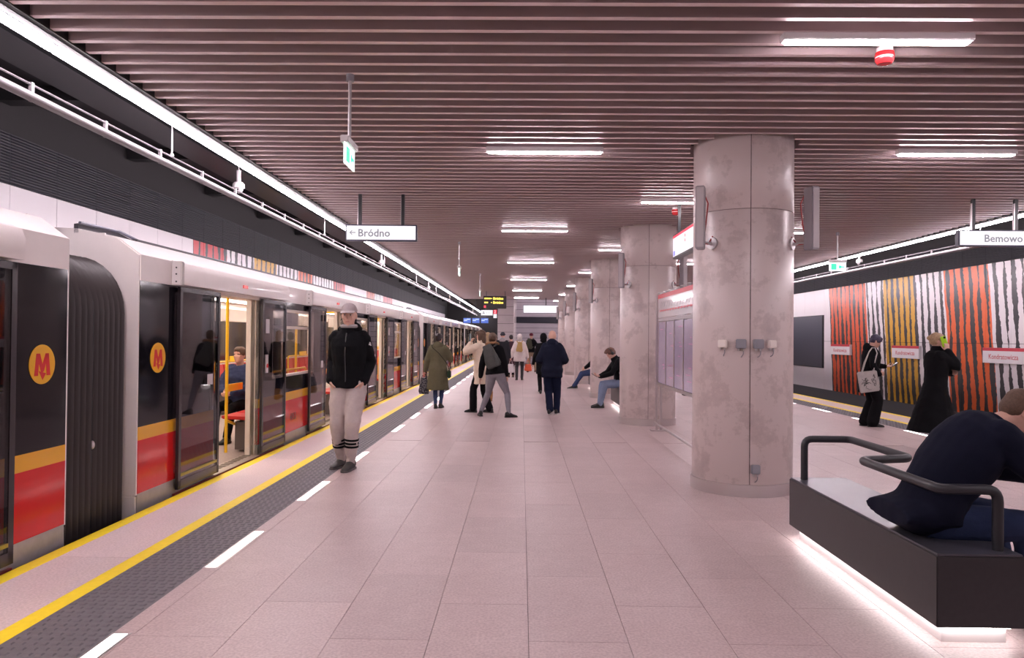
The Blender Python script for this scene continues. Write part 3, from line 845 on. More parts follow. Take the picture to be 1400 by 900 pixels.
for k in range(n):
    a = y0 + 0.06 + pw * k
    b = MB(); b.box(-0.022, 0.022, a + 0.02, a + pw - 0.02, 0.79, 1.76); po = b.build('poster', poster, t)
    b = MB()
    for s in (-1, 1):
        x0 = s * 0.0235
        rr = random.Random(k)
        for _ in range(5):
            z = 0.9 + rr.random() * 0.8; w = 0.06 + rr.random() * 0.22; c = a + 0.05 + rr.random() * (pw - 0.4)
            b.box(x0 - 0.0008, x0 + 0.0008, c, c + w, z, z + 0.012)
    b.build('poster_print', M('poster_print', (0.45, 0.16, 0.36), 0.5), po)
    b = MB(); b.box(-0.03, 0.03, a - 0.012, a + 0.02, 0.77, 1.78); b.build('mullion', steel, t)
b = MB(); b.box(-0.03, 0.03, y0, y1, 0.74, 0.785); b.build('bottom_rail', steel, t)
for k in range(8):
    b = MB(); yy = y1 - 0.1 - 0.42 * k; b.cyl((0, yy, 2.20), (0, yy, 2.24), 0.012, 8); b.cyl((-0.04, yy, 2.235), (0.04, yy, 2.235), 0.01, 8); b.build('clamp', galv, t)

# ================================================================ benches between the columns
bench_m = M('bench_anthracite', (0.036, 0.033, 0.036), 0.38, metal=0.3, vary=0.08, vscale=30)
bench_top = M('bench_top', (0.10, 0.095, 0.115), 0.28, metal=0.5, vary=0.1, vscale=6)
rail_m = M('rail_powder_coat', (0.014, 0.014, 0.019), 0.45)
led_bench = M('bench_led', (1, 1, 1), 0.3, emit=(1.0, 0.94, 0.93), estr=13.0)
def rounded(pts, r, n=5):
    out = [Vector(pts[0])]
    for i in range(1, len(pts) - 1):
        p, a, c = Vector(pts[i]), Vector(pts[i - 1]), Vector(pts[i + 1])
        d0, d1 = (a - p).normalized(), (c - p).normalized()
        for k in range(n + 1):
            u = k / n
            out.append((p + d0 * r) * (1 - u) ** 2 + p * 2 * u * (1 - u) + (p + d1 * r) * u * u)
    out.append(Vector(pts[-1]))
    return out
def bench_proto():
    t = thing('bench', 'bench', 'bench')
    hx, hy = 0.215, 0.99
    b = MB(); b.box(-hx, hx, -hy, hy, 0.092, 0.442); b.build('box_body', bench_m, t, 0.004)
    b = MB(); b.box(-hx + 0.006, hx - 0.006, -hy + 0.006, hy - 0.006, 0.44, 0.452); b.build('seat_top', bench_top, t, 0.003)
    b = MB(); b.box(-hx + 0.055, hx - 0.055, -hy + 0.06, hy - 0.06, 0.0, 0.094); b.build('plinth', M('plinth_pale', (0.6, 0.56, 0.56), 0.4), t)
    b = MB()
    for s in (-1, 1):
        b.box(s * (hx - 0.040) - 0.009, s * (hx - 0.040) + 0.009, -hy + 0.05, hy - 0.05, 0.078, 0.0915)
        b.box(-hx + 0.05, hx - 0.05, s * (hy - 0.042) - 0.009, s * (hy - 0.042) + 0.009, 0.078, 0.0915)
    b.build('light_strip', led_bench, t)
    zr = 0.755; xl, xr = -0.155, 0.175
    path = [(xr - 0.04, -hy + 0.085, 0.45), (xr - 0.04, -hy + 0.085, zr), (xl - 0.0, -hy + 0.085, zr), (xl, -0.05, zr), (xr + 0.03, 0.05, zr), (xr + 0.03, hy - 0.085, zr), (xl + 0.02, hy - 0.085, zr), (xl + 0.02, hy - 0.085, 0.45)]
    b = MB(); b.tube(rounded(path, 0.06), 0.026, 14); b.build('arm_rail', rail_m, t)
    return t
bp_ = bench_proto()
labs = ['dark metal bench with bent arm rail under the hunched man in navy', 'dark metal bench with bent arm rail hidden by the map board', 'dark metal bench seating the young man with headphones', 'dark metal bench seating the person in blue jeans and trainers', 'dark metal bench between the far columns']
for i, y in enumerate((4.62, 15.75, 21.3, 26.85)):
    c = bp_ if i == 0 else copy_tree(bp_)
    c.location = (2.265, y, 0); c['label'] = [labs[0], labs[2], labs[3], labs[4]][i]; c['group'] = 'benches between the columns'

# ================================================================ station name plates and dark screen on the mural wall
for k in range(8):
    y = 11.2 + 4.05 * k
    if (23 < y + 1.4 < 29.5 and y > 24) or k == 0: continue
    field = {1: 'over white and orange strokes', 2: 'on the yellow field', 3: 'on the orange field beside plain white panels'}.get(k, 'on plain white panels past the dark screen')
    t = thing('name_plate', 'station name plate reading Kondratowicza ' + field, 'sign', (WALL_R - 0.06, y, 1.02), 0, 'station name plates on the mural wall')
    b = MB(); b.box(-0.02, 0.06, 0, 1.4, 0, 0.34); b.build('plate', M('name_plate_white', (0.82, 0.78, 0.80), 0.4), t, 0.004)
    b = MB(); b.box(-0.022, -0.019, 0, 1.4, 0.27, 0.34); b.build('red_stripe', red_print, t)
    text_obj('lettering', 'Kondratowicza', 0.16, red_print, t, frame((-0.0215, 0.70, 0.14), (0, -1, 0), (0, 0, 1)), 'CENTER')
t = thing('wall_screen', 'large dark blank screen on white wall panels beyond the mural', 'screen', (WALL_R - 0.03, 25.5, 0.52))
b = MB(); b.box(-0.03, 0.03, 0, 2.9, 0, 1.84); b.build('frame', M('screen_frame', (0.03, 0.03, 0.035), 0.4), t)
b = MB(); b.box(-0.035, -0.03, 0.03, 2.87, 0.03, 1.81); b.build('screen_face', M('screen_face', (0.055, 0.06, 0.085), 0.3), t)
# ================================================================ metro train
XS = -3.27                                      # outer face of the car side
XF = -5.85                                      # far side
CAR_L = 17.10; PITCH = 18.10; CAR0 = 6.22       # car length, spacing, start of the first full car
tw = M('train_white', (0.86, 0.79, 0.77), 0.30, vary=0.03, vscale=3, coat=0.3)
tblack = M('train_black', (0.009, 0.008, 0.011), 0.08, spec=0.32)
tyellow = M('train_yellow', (0.86, 0.42, 0.02), 0.22, coat=0.15)
tred = M('train_red', (0.66, 0.018, 0.018), 0.14, spec=0.35)
tgrey = M('train_grey', (0.40, 0.38, 0.39), 0.35, metal=0.2, vary=0.1, vscale=8)
rubber = M('bellows_rubber', (0.040, 0.030, 0.030), 0.42)
dkframe = M('door_frame_dark', (0.030, 0.024, 0.028), 0.25)
cream_in = M('interior_cream', (0.72, 0.64, 0.58), 0.45)
in_floor = M('interior_floor', (0.40, 0.33, 0.31), 0.5, vary=0.12, vscale=30)
pole_y = M('handrail_yellow', (0.85, 0.50, 0.015), 0.3)
seat_red = M('seat_red', (0.50, 0.015, 0.015), 0.45)
leaf_glass = glass_mat('door_glass', (0.66, 0.64, 0.67), 0.06)
win_glass = glass_mat('window_glass', (0.93, 0.91, 0.91), 0.04)
far_glass = M('far_window', (0.02, 0.02, 0.022), 0.08)
in_lamp = M('car_lamp', (1, 1, 1), 0.4, emit=(1.0, 0.86, 0.74), estr=18.0)
logo_y = M('logo_yellow', (0.90, 0.46, 0.01), 0.3)
logo_r = M('logo_red', (0.70, 0.015, 0.02), 0.3)
sticker = M('sticker_white', (0.65, 0.60, 0.62), 0.5)

DOORS = [1.53 + 4.25 * k for k in range(4)]     # start of each opening from the car start
OPEN = 1.32; LEAF = 0.92
def car_proto():
    t = thing('metro_car', 'car', 'train car')
    # ---- side wall pieces between the openings
    cuts = [0.0]
    for d in DOORS: cuts += [d, d + OPEN]
    cuts.append(CAR_L)
    for k in range(0, len(cuts), 2):
        a, c = cuts[k], cuts[k + 1]
        mid = 0 < k < len(cuts) - 2
        if mid:                                  # window bay
            w0, w1 = a + 0.50, c - 0.50
            b = MB(); b.box(XS - 0.04, XS, a, w0, 0.70, 1.96); b.box(XS - 0.04, XS, w1, c, 0.70, 1.96)
            b.box(XS - 0.04, XS, w0, w1, 0.70, 0.92); b.box(XS - 0.04, XS, w0, w1, 1.86, 1.96)
            b.build('black_panel', tblack, t)
            b = MB(); b.box(XS - 0.035, XS - 0.02, w0, w1, 0.92, 1.86); wn = b.build('window_pane', win_glass, t)
            b = MB()
            for y in (w0, w1 - 0.035): b.box(XS - 0.05, XS - 0.005, y, y + 0.035, 0.92, 1.86)
            b.box(XS - 0.05, XS - 0.005, w0, w1, 0.92, 0.955); b.box(XS - 0.05, XS - 0.005, w0, w1, 1.825, 1.86); b.box(XS - 0.05, XS - 0.008, w0, w1, 1.585, 1.625)
            b.build('window_frame', cream_in, wn)
            b = MB(); b.box(XS - 0.06, XS - 0.052, (w0 + w1) / 2 - 0.32, (w0 + w1) / 2 + 0.30, 1.63, 1.82); b.build('hopper_blind', M('hopper_blind', (0.22, 0.20, 0.24), 0.4), wn)
        else:
            b = MB(); b.box(XS - 0.04, XS, a, c, 0.70, 1.96); b.build('black_panel', tblack, t)
        b = MB(); b.box(XS - 0.04, XS + 0.002, a, c, 0.585, 0.70); b.build('yellow_band', tyellow, t)
        b = MB(); b.box(XS - 0.04, XS + 0.002, a, c, 0.13, 0.585); b.build('red_panel', tred, t)
        b = MB(); b.box(XS - 0.04, XS, a, c, -0.22, 0.13); b.build('grey_skirt', tgrey, t)
        b = MB()                                  # inner lining
        if mid:
            b.box(XS - 0.10, XS - 0.05, a, w0 - 0.02, 0, 2.1); b.box(XS - 0.10, XS - 0.05, w1 + 0.02, c, 0, 2.1); b.box(XS - 0.10, XS - 0.05, w0 - .02, w1 + .02, 0, 0.90); b.box(XS - 0.10, XS - 0.05, w0 - .02, w1 + .02, 1.88, 2.1)
        else: b.box(XS - 0.10, XS - 0.05, a, c, 0, 2.1)
        b.build('inner_lining', cream_in, t)
    # ---- white fascia and roof (profile swept along the car)
    prof = [(XS - 0.05, 1.955), (XS + 0.005, 1.955), (XS + 0.005, 2.18), (XS - 0.20, 2.33), (XS - 0.55, 2.40), (XS - 1.29, 2.43), (XF + 0.55, 2.40), (XF + 0.2, 2.33), (XF, 2.18), (XF, 1.955), (XF + 0.06, 1.955), (XF + 0.06, 2.14), (XF + 0.25, 2.27), (XS - 0.25, 2.27), (XS - 0.05, 2.14)]
    b = MB(); b.prism(prof, 'Y', 0.0, CAR_L); b.build('roof', tw, t)
    b = MB(); b.box(XS - 0.48, XS - 0.40, 0.7, CAR_L - 0.7, 2.365, 2.40); b.build('roof_rail', M('roof_dark', (0.06, 0.055, 0.06), 0.5), t)
    for y in (2.2, 9.0, 14.5):
        b = MB(); b.box(XS - 1.9, XS - 1.0, y - 0.9, y + 0.9, 2.40, 2.52); b.build('roof_unit', M('roof_unit_grey', (0.35, 0.32, 0.33), 0.5), t, 0.03)
    # ---- ends
    for y0, y1 in ((-0.02, 0.0), (CAR_L, CAR_L + 0.02)):
        b = MB()
        b.box(XS - 0.30, XS - 0.003, y0, y1, 0.12, 2.175); b.prism([(XS - 0.3, 2.175), (XS - 0.003, 2.175), (XS - 0.20, 2.32), (XS - 0.3, 2.34)], 'Y', y0, y1)
        b.box(XF, XF + 0.3, y0, y1, -0.2, 2.3); b.box(XF + 0.3, XS - 0.3, y0, y1, 2.02, 2.36)
        b.build('end_frame', tw, t)
        b = MB(); b.box(XS - 0.30, XS - 0.003, y0, y1, -0.10, 0.115); b.build('end_foot', tw, t, 0.01)
    # ---- far side wall, floor, ceiling panel
    b = MB(); b.box(XF, XF + 0.05, 0, CAR_L, -0.2, 1.96); fw = b.build('far_wall', cream_in, t)
    for k in range(5):
        y = [0.55, 3.0, 7.25, 11.5, 15.6][k]; w = [0.5, 2.0, 2.0, 2.0, 0.7][k]
        b = MB(); b.box(XF + 0.05, XF + 0.056, y, y + w, 0.95, 1.75); b.build('far_window', far_glass, fw)
        b = MB(); b.box(XF + 0.052, XF + 0.085, y - 0.03, y + w + 0.03, 1.76, 2.0); b.build('upper_panel', M('panel_warm_grey', (0.5, 0.44, 0.41), 0.5), fw)
    for d in DOORS:
        b = MB(); b.box(XF + 0.05, XF + 0.06, d, d + 0.63, 0.1, 1.9); b.box(XF + 0.05, XF + 0.06, d + 0.67, d + OPEN, 0.1, 1.9); b.build('far_door', far_glass, fw)
    b = MB(); b.box(XF + 0.05, XS - 0.04, 0, CAR_L, -0.2, -0.005); b.build('car_floor', in_floor, t)
    b = MB(); b.box(XF + 0.1, XS - 0.1, 0.1, CAR_L - 0.1, 2.10, 2.14); b.build('ceiling_panel', cream_in, t)
    for x in (XS - 0.75, XF + 0.75):
        b = MB(); b.box(x - 0.05, x + 0.05, 0.4, CAR_L - 0.4, 2.07, 2.10); b.build('ceiling_light', in_lamp, t)
    # ---- doors
    for d in DOORS:
        for s in (0, 1):
            y0 = d - LEAF + 0.02 if s == 0 else d + OPEN - 0.02
            y1 = y0 + LEAF
            x0, x1 = XS + 0.025, XS + 0.055
            b = MB(); e = 0.05
            b.box(x0, x1, y0, y0 + e, 0.035, 1.945); b.box(x0, x1, y1 - e, y1, 0.035, 1.945); b.box(x0, x1, y0, y1, 1.90, 1.945); b.box(x0, x1, y0, y1, 0.035, 0.115)
            lf = b.build('door_leaf', dkframe, t)
            b = MB(); b.box(x0 + 0.01, x1 - 0.004, y0 + e, y1 - e, 0.115, 1.90); b.build('glass', leaf_glass, lf)
            b = MB(); b.box(x0 - 0.002, x1 + 0.002, y0 + e, y1 - e, 0.15, 0.175); b.build('yellow_strip', M('leaf_yellow', (0.40, 0.32, 0.02), 0.4), lf)
            yy = y1 - 0.30 if s == 0 else y0 + 0.12
            b = MB(); b.box(x1 - 0.004, x1 - 0.0025, yy, yy + 0.13, 0.98 if s == 0 else 1.52, 1.09 if s == 0 else 1.70); b.build('notice', sticker, lf)
            if s == 1:
                b = MB(); b.box(x1 - 0.004, x1 + 0.008, yy - 0.01, yy + 0.07, 1.02, 1.25); hb = b.build('door_button_plate', sticker, lf)
                b = MB(); b.cyl((x1 + 0.006, yy + 0.03, 1.11), (x1 + 0.016, yy + 0.03, 1.11), 0.026, 12); b.build('door_button', logo_r, lf)
        # header box
        y0, y1 = d - LEAF - 0.05, d + OPEN + LEAF - 0.0
        b = MB(); b.prism([(XS + 0.0, 1.965), (XS + 0.085, 1.965), (XS + 0.09, 2.10), (XS + 0.06, 2.17), (XS + 0.0, 2.19)], 'Y', y0, y1); hb = b.build('door_header', tw, t)
        b = MB(); b.box(XS + 0.0, XS + 0.10, y0 - 0.012, y0 + 0.05, 1.955, 2.18); b.build('header_cap', M('cap_white', (0.62, 0.57, 0.56), 0.4), hb, 0.008)
        for z in (1.99, 2.06, 2.12):
            b = MB(); b.cyl((XS + 0.05, y0 - 0.015, z), (XS + 0.05, y0 - 0.010, z), 0.008, 8); b.build('bolt', black_m, hb)
        b = MB(); b.box(XS + 0.086, XS + 0.10, d + 0.55, d + 0.68, 2.03, 2.065); b.build('indicator_lamp', M('indicator_red', (0.55, 0.06, 0.06), 0.25, emit=(0.9, 0.15, 0.15), estr=0.4), hb)
        # jambs, threshold
        b = MB(); b.box(XS - 0.16, XS + 0.0, d - 0.03, d + 0.0, 0, 1.96); b.box(XS - 0.16, XS, d + OPEN, d + OPEN + 0.10, 0, 1.96); b.box(XS - 0.16, XS, d, d + OPEN, 1.93, 1.99); b.build('door_jamb', cream_in, t)
        b = MB(); b.box(XS - 0.20, XS + 0.03, d, d + OPEN, -0.10, 0.004); th = b.build('threshold', M('threshold_metal', (0.5, 0.44, 0.40), 0.4, metal=0.5), t)
        b = MB()
        for k in range(12): b.box(XS - 0.16, XS - 0.07, d + 0.06 + 0.105 * k, d + 0.12 + 0.105 * k, 0.004, 0.008)
        b.build('grip_pads', M('grip_dark', (0.16, 0.13, 0.10), 0.7), th)
        b = MB(); b.box(XS + 0.01, XS + 0.035, d - LEAF, d + OPEN + LEAF, -0.1, 0.0); b.build('step_edge', M('step_red', (0.22, 0.03, 0.03), 0.5), t)
        # grab poles, draught screens
        for q, sg in ((d - 0.06, -1), (d + OPEN + 0.06, 1)):
            x = XS - 0.42
            b = MB(); b.tube(rounded([(x, q, 0.02), (x, q, 2.08)], 0.01, 1) , 0.019, 10); b.build('grab_pole', pole_y, t)
            b = MB(); b.tube(rounded([(x, q, 0.42), (x, q + sg * 0.3, 0.34), (x - 0.0, q + sg * 0.9, 0.34)], 0.05), 0.019, 8); b.build('low_rail', pole_y, t)
            b = MB(); b.box(x - 0.005, x + 0.012, min(q, q + sg * 0.5), max(q, q + sg * 0.5), 0.78, 0.87); b.build('screen_rail', pole_y, t)
            b = MB(); b.tube(rounded([(XS - 0.15, q + sg * 0.02, 1.98), (x, q, 2.02), (x - 0.8, q, 2.0)], 0.06), 0.018, 8); b.build('top_rail', pole_y, t)
        b = MB(); b.tube([(XS - 0.75, d - 0.3, 1.93), (XS - 0.75, d + OPEN + 0.3, 1.93)], 0.018, 8); b.build('hand_rail', pole_y, t)
        # partition and shade at the opening, as seen across the car
        b = MB(); b.box(XF + 0.45, XF + 0.47, d + OPEN + 0.15, d + OPEN + 0.7, 1.0, 1.10); b.build('seat_rail', pole_y, t)
    # ---- seats along the far and near sides in each bay
    for k in range(3):
        a, c = DOORS[k] + OPEN + 0.22, DOORS[k + 1] - 0.22
        for x0, sg in ((XF + 0.06, 1), (XS - 0.11, -1)):
            n = 5; w = (c - a) / n
            for j in range(n):
                b = MB()
                s0, s1 = a + w * j + 0.015, a + w * (j + 1) - 0.015
                p = [(x0, 0.40), (x0 + sg * 0.44, 0.42), (x0 + sg * 0.45, 0.46), (x0 + sg * 0.12, 0.45), (x0 + sg * 0.05, 0.92), (x0, 0.92)]
                b.prism(p, 'Y', s0, s1); b.build('seat', seat_red, t, 0.01)
            b = MB(); b.tube(rounded([(x0 + sg * 0.10, a, 0.45), (x0 + sg * 0.10, a, 0.98), (x0 + sg * 0.10, c, 0.98), (x0 + sg * 0.10, c, 0.45)], 0.06), 0.017, 8); b.build('seat_rail', pole_y, t)
            b = MB(); b.box(min(x0, x0 + sg * 0.3), max(x0, x0 + sg * 0.3), a + 0.1, c - 0.1, 0.02, 0.38); b.build('seat_box', M('seat_box', (0.12, 0.10, 0.10), 0.6), t)
    # ---- emblems: yellow disc with red M and arrow
    def emblem(y, z, r):
        em = MB(); em.tube([(XS + 0.001, y, z), (XS + 0.0045, y, z)], r, 40); e = em.build('emblem', logo_y, t)
        x = XS + 0.006
        q = MB()
        def P(pts): q.prism([(y + r * 0.92 * px, z + r * 0.92 * pz) for px, pz in pts], 'X', x - 0.0015, x)
        # y grows away from the camera, seen from the platform y runs to the right
        P([(-0.68, -0.62), (-0.36, -0.62), (-0.26, 0.60), (-0.52, 0.60)])
        P([(0.68, -0.62), (0.36, -0.62), (0.26, 0.60), (0.52, 0.60)])
        P([(-0.50, 0.60), (-0.22, 0.60), (0.13, -0.36), (-0.08, -0.52)])
        P([(0.50, 0.60), (0.24, 0.60), (-0.04, -0.10), (0.13, -0.36)])
        P([(-0.30, -0.36), (0.30, -0.50), (0.02, -0.86)])
        q.build('emblem_letter', logo_r, e)
    emblem(0.32, 1.285, 0.135); emblem(CAR_L - 0.27, 1.285, 0.135)
    num = text_obj('car_number', '4013', 0.14, logo_r, t, frame((XS + 0.004, 4.1, 0.33), (0, 1, 0), (0, 0, 1)), bold=0.003)
    num.data.materials.clear(); num.data.materials.append(M('number_dark', (0.16, 0.02, 0.02), 0.4))
    # fairing and cable on the roof end
    b = MB(); b.prism([(0.0, 2.20), (0.0, 2.44), (0.06, 2.455), (0.62, 2.45), (0.95, 2.40), (1.0, 2.34), (1.0, 2.2)], 'X', XS - 0.58, XS - 0.54); b.build('roof_fairing', M('fairing_dark', (0.045, 0.042, 0.05), 0.4), t)
    b = MB(); b.tube([(XS - 0.53, 0.0, 2.45), (XS - 0.53, 0.62, 2.46), (XS - 0.52, 1.0, 2.41), (XS - 0.46, 1.5, 2.40), (XS - 0.42, 3.2, 2.40)], 0.013, 6); b.build('roof_cable', M('cable_blue_grey', (0.10, 0.10, 0.14), 0.4), t)
    # underframe
    b = MB(); b.box(XF + 0.2, XS - 0.15, 0.4, CAR_L - 0.4, -1.05, -0.2); b.build('underframe', black_m, t)
    return t
car = car_proto()
car_labels = ['metro car whose black end panel with round emblem adjoins the nearer gangway bellows', 'metro car with open doors between the two gangway bellows, showing a seated passenger',
              'metro car beyond the second gangway joint, all doors open', 'farthest metro car at the end of the platform']
for k in range(4):
    c = car if k == 0 else copy_tree(car)
    c.location = (0, CAR0 + PITCH * (k - 1), 0); c['label'] = car_labels[k]; c['group'] = 'cars of the metro train'

# gangway bellows
def bellows_proto():
    t = thing('gangway_bellows', 'b', 'gangway bellows')
    gap = PITCH - CAR_L                          
    xo, xi = XS - 0.085, XF + 0.085
    def prof(off):
        x0, x1, z0, z1 = xi - off, xo + off, -0.55 - off, 2.16 + off
        pts = []
        r = 0.42
        for cx, cz, a0 in ((x1 - r, z1 - r * 1.15, 0.0), (x0 + r, z1 - r * 1.15, PI / 2), (x0 + r, z0 + r * 1.15, PI), (x1 - r, z0 + r * 1.15, 1.5 * PI)):
            for j in range(9):
                a = a0 + PI / 2 * j / 8
                pts.append((cx + r * math.cos(a), cz + r * 1.15 * math.sin(a)))
        return pts
    for half in range(2):
        y0 = 0.03 + half * (gap / 2 - 0.01); n = 6; w = (gap / 2 - 0.05) / n
        rings = []
        for k in range(n):
            for u, off in ((0.02, -0.035), (0.25, 0.0), (0.5, 0.012), (0.75, 0.0), (0.98, -0.035)):
                p = prof(off - 0.02 * half)
                rings.append([Vector((x, y0 + w * (k + u), z)) for x, z in p])
        b = MB(); b.loft(rings, False, True); b.build('folded_wall', rubber, t)
    b = MB(); b.loft([[Vector((x, gap / 2 - 0.02, z)) for x, z in prof(-0.03)], [Vector((x, gap / 2 + 0.03, z)) for x, z in prof(-0.03)]], False); b.build('centre_frame', black_m, t)
    b = MB(); b.ball((xo - 0.02, gap / 2 + 0.01, 0.62), 0.02, 0.02, 0.035); b.build('latch', steel, t)
    b = MB(); b.box(xi + 0.3, xo - 0.3, 0.025, gap - 0.025, -0.06, -0.01); b.build('gangway_floor', in_floor, t)
    return t
bp2 = bellows_proto()
for k in range(3):
    c = bp2 if k == 0 else copy_tree(bp2)
    c.location = (0, CAR0 - (PITCH - CAR_L) + PITCH * k, 0)
    c['label'] = ['dark ribbed rubber gangway bellows between the two nearest metro cars', 'gangway bellows joint seen past the parka woman', 'farthest gangway bellows joint of the train'][k]
    c['group'] = 'gangway bellows of the train'
# ================================================================ people
def V(*a): return Vector(a)
def remesh(b, name, mat, voxel, smooth=3, disp=0.0, dscale=0.12, post=None):
    """closed volumes -> one continuous skin"""
    me = bpy.data.meshes.new(name); me.from_pydata([tuple(p) for p in b.v], [], b.f)
    bm = bmesh.new(); bm.from_mesh(me); bmesh.ops.recalc_face_normals(bm, faces=bm.faces); bm.to_mesh(me); bm.free()
    tmp = bpy.data.objects.new('tmp', me); COL.objects.link(tmp)
    r = tmp.modifiers.new('r', 'REMESH'); r.mode = 'VOXEL'; r.voxel_size = voxel; r.use_smooth_shade = True
    if smooth:
        q = tmp.modifiers.new('s', 'SMOOTH'); q.factor = 0.5; q.iterations = smooth
    if disp:
        tx = bpy.data.textures.get('folds%g' % dscale) or bpy.data.textures.new('folds%g' % dscale, 'CLOUDS'); tx.noise_scale = dscale
        d = tmp.modifiers.new('d', 'DISPLACE'); d.texture = tx; d.strength = disp; d.mid_level = 0.5
    out = bpy.data.meshes.new_from_object(tmp.evaluated_get(bpy.context.evaluated_depsgraph_get()))
    bpy.data.objects.remove(tmp); bpy.data.meshes.remove(me)
    out.name = name
    if post:
        for v in out.vertices: v.co = post(v.co)
    out.polygons.foreach_set('use_smooth', [True] * len(out.polygons))
    out.materials.clear(); out.materials.append(mat)
    return out
def limb(b, pts, rad, n=12, flat=1.0, fdir=None):
    """tapered tube with rounded ends"""
    pts = [Vector(p) for p in pts]
    d0 = (pts[0] - pts[1]).normalized(); d1 = (pts[-1] - pts[-2]).normalized()
    P = [pts[0] + d0 * rad[0] * 0.9, pts[0] + d0 * rad[0] * 0.55] + pts + [pts[-1] + d1 * rad[-1] * 0.55, pts[-1] + d1 * rad[-1] * 0.9]
    Rr = [rad[0] * 0.4, rad[0] * 0.83] + list(rad) + [rad[-1] * 0.83, rad[-1] * 0.4]
    b.tube(P, Rr, n)
def curve2(a, m, c, k=3):
    """points from a over the joint m to c, with the joint slightly rounded"""
    a, m, c = Vector(a), Vector(m), Vector(c)
    return [a, a.lerp(m, 0.5), a.lerp(m, 0.88), m + ((a - m).normalized() + (c - m).normalized()) * 0.0, m.lerp(c, 0.12), m.lerp(c, 0.5), c]
def ik(a, c, l1, l2, pole):
    a, c = Vector(a), Vector(c); d = c - a; L = min(d.length, (l1 + l2) * 0.999)
    u = d.normalized(); c2 = a + u * L
    x = (l1 * l1 - l2 * l2 + L * L) / (2 * L); h = math.sqrt(max(l1 * l1 - x * x, 0))
    p = Vector(pole); p = p - u * p.dot(u)
    p = p.normalized() if p.length > 1e-6 else Vector((0, 1, 0))
    return a + u * x + p * h, c2
def basis(fwd, up=(0, 0, 1)):
    """columns: right, forward, up"""
    f = Vector(fwd).normalized(); u = Vector(up); r = f.cross(u).normalized(); u = r.cross(f)
    return Matrix((r, f, u)).transposed()
TORSO = [(-0.20, .085, .075, 0), (-0.12, .148, .105, -.005), (-0.02, .166, .118, -.01), (0.12, .152, .106, 0), (0.30, .138, .100, .006),
         (0.50, .150, .110, .012), (0.70, .166, .116, .012), (0.85, .160, .100, 0), (0.95, .105, .078, -.006), (1.02, .060, .058, 0)]
HEAD = [(-.118, .040, .022, .020), (-.104, .034, .040, .042), (-.080, .022, .053, .066), (-.045, .010, .064, .086), (0, 0, .072, .094),
        (.040, -.004, .0755, .0975), (.078, -.008, .067, .086), (.103, -.008, .045, .057), (.117, -.008, .016, .020)]
SK = M('skin', (0.62, 0.36, 0.28), 0.5, vary=0.05, vscale=30)
def cloth(name, col, rough=0.85, vary=0.08):
    return M('cloth_' + name, col, rough, vary=vary, vscale=14, bump=0.25, bscale=260, spec=0.12)

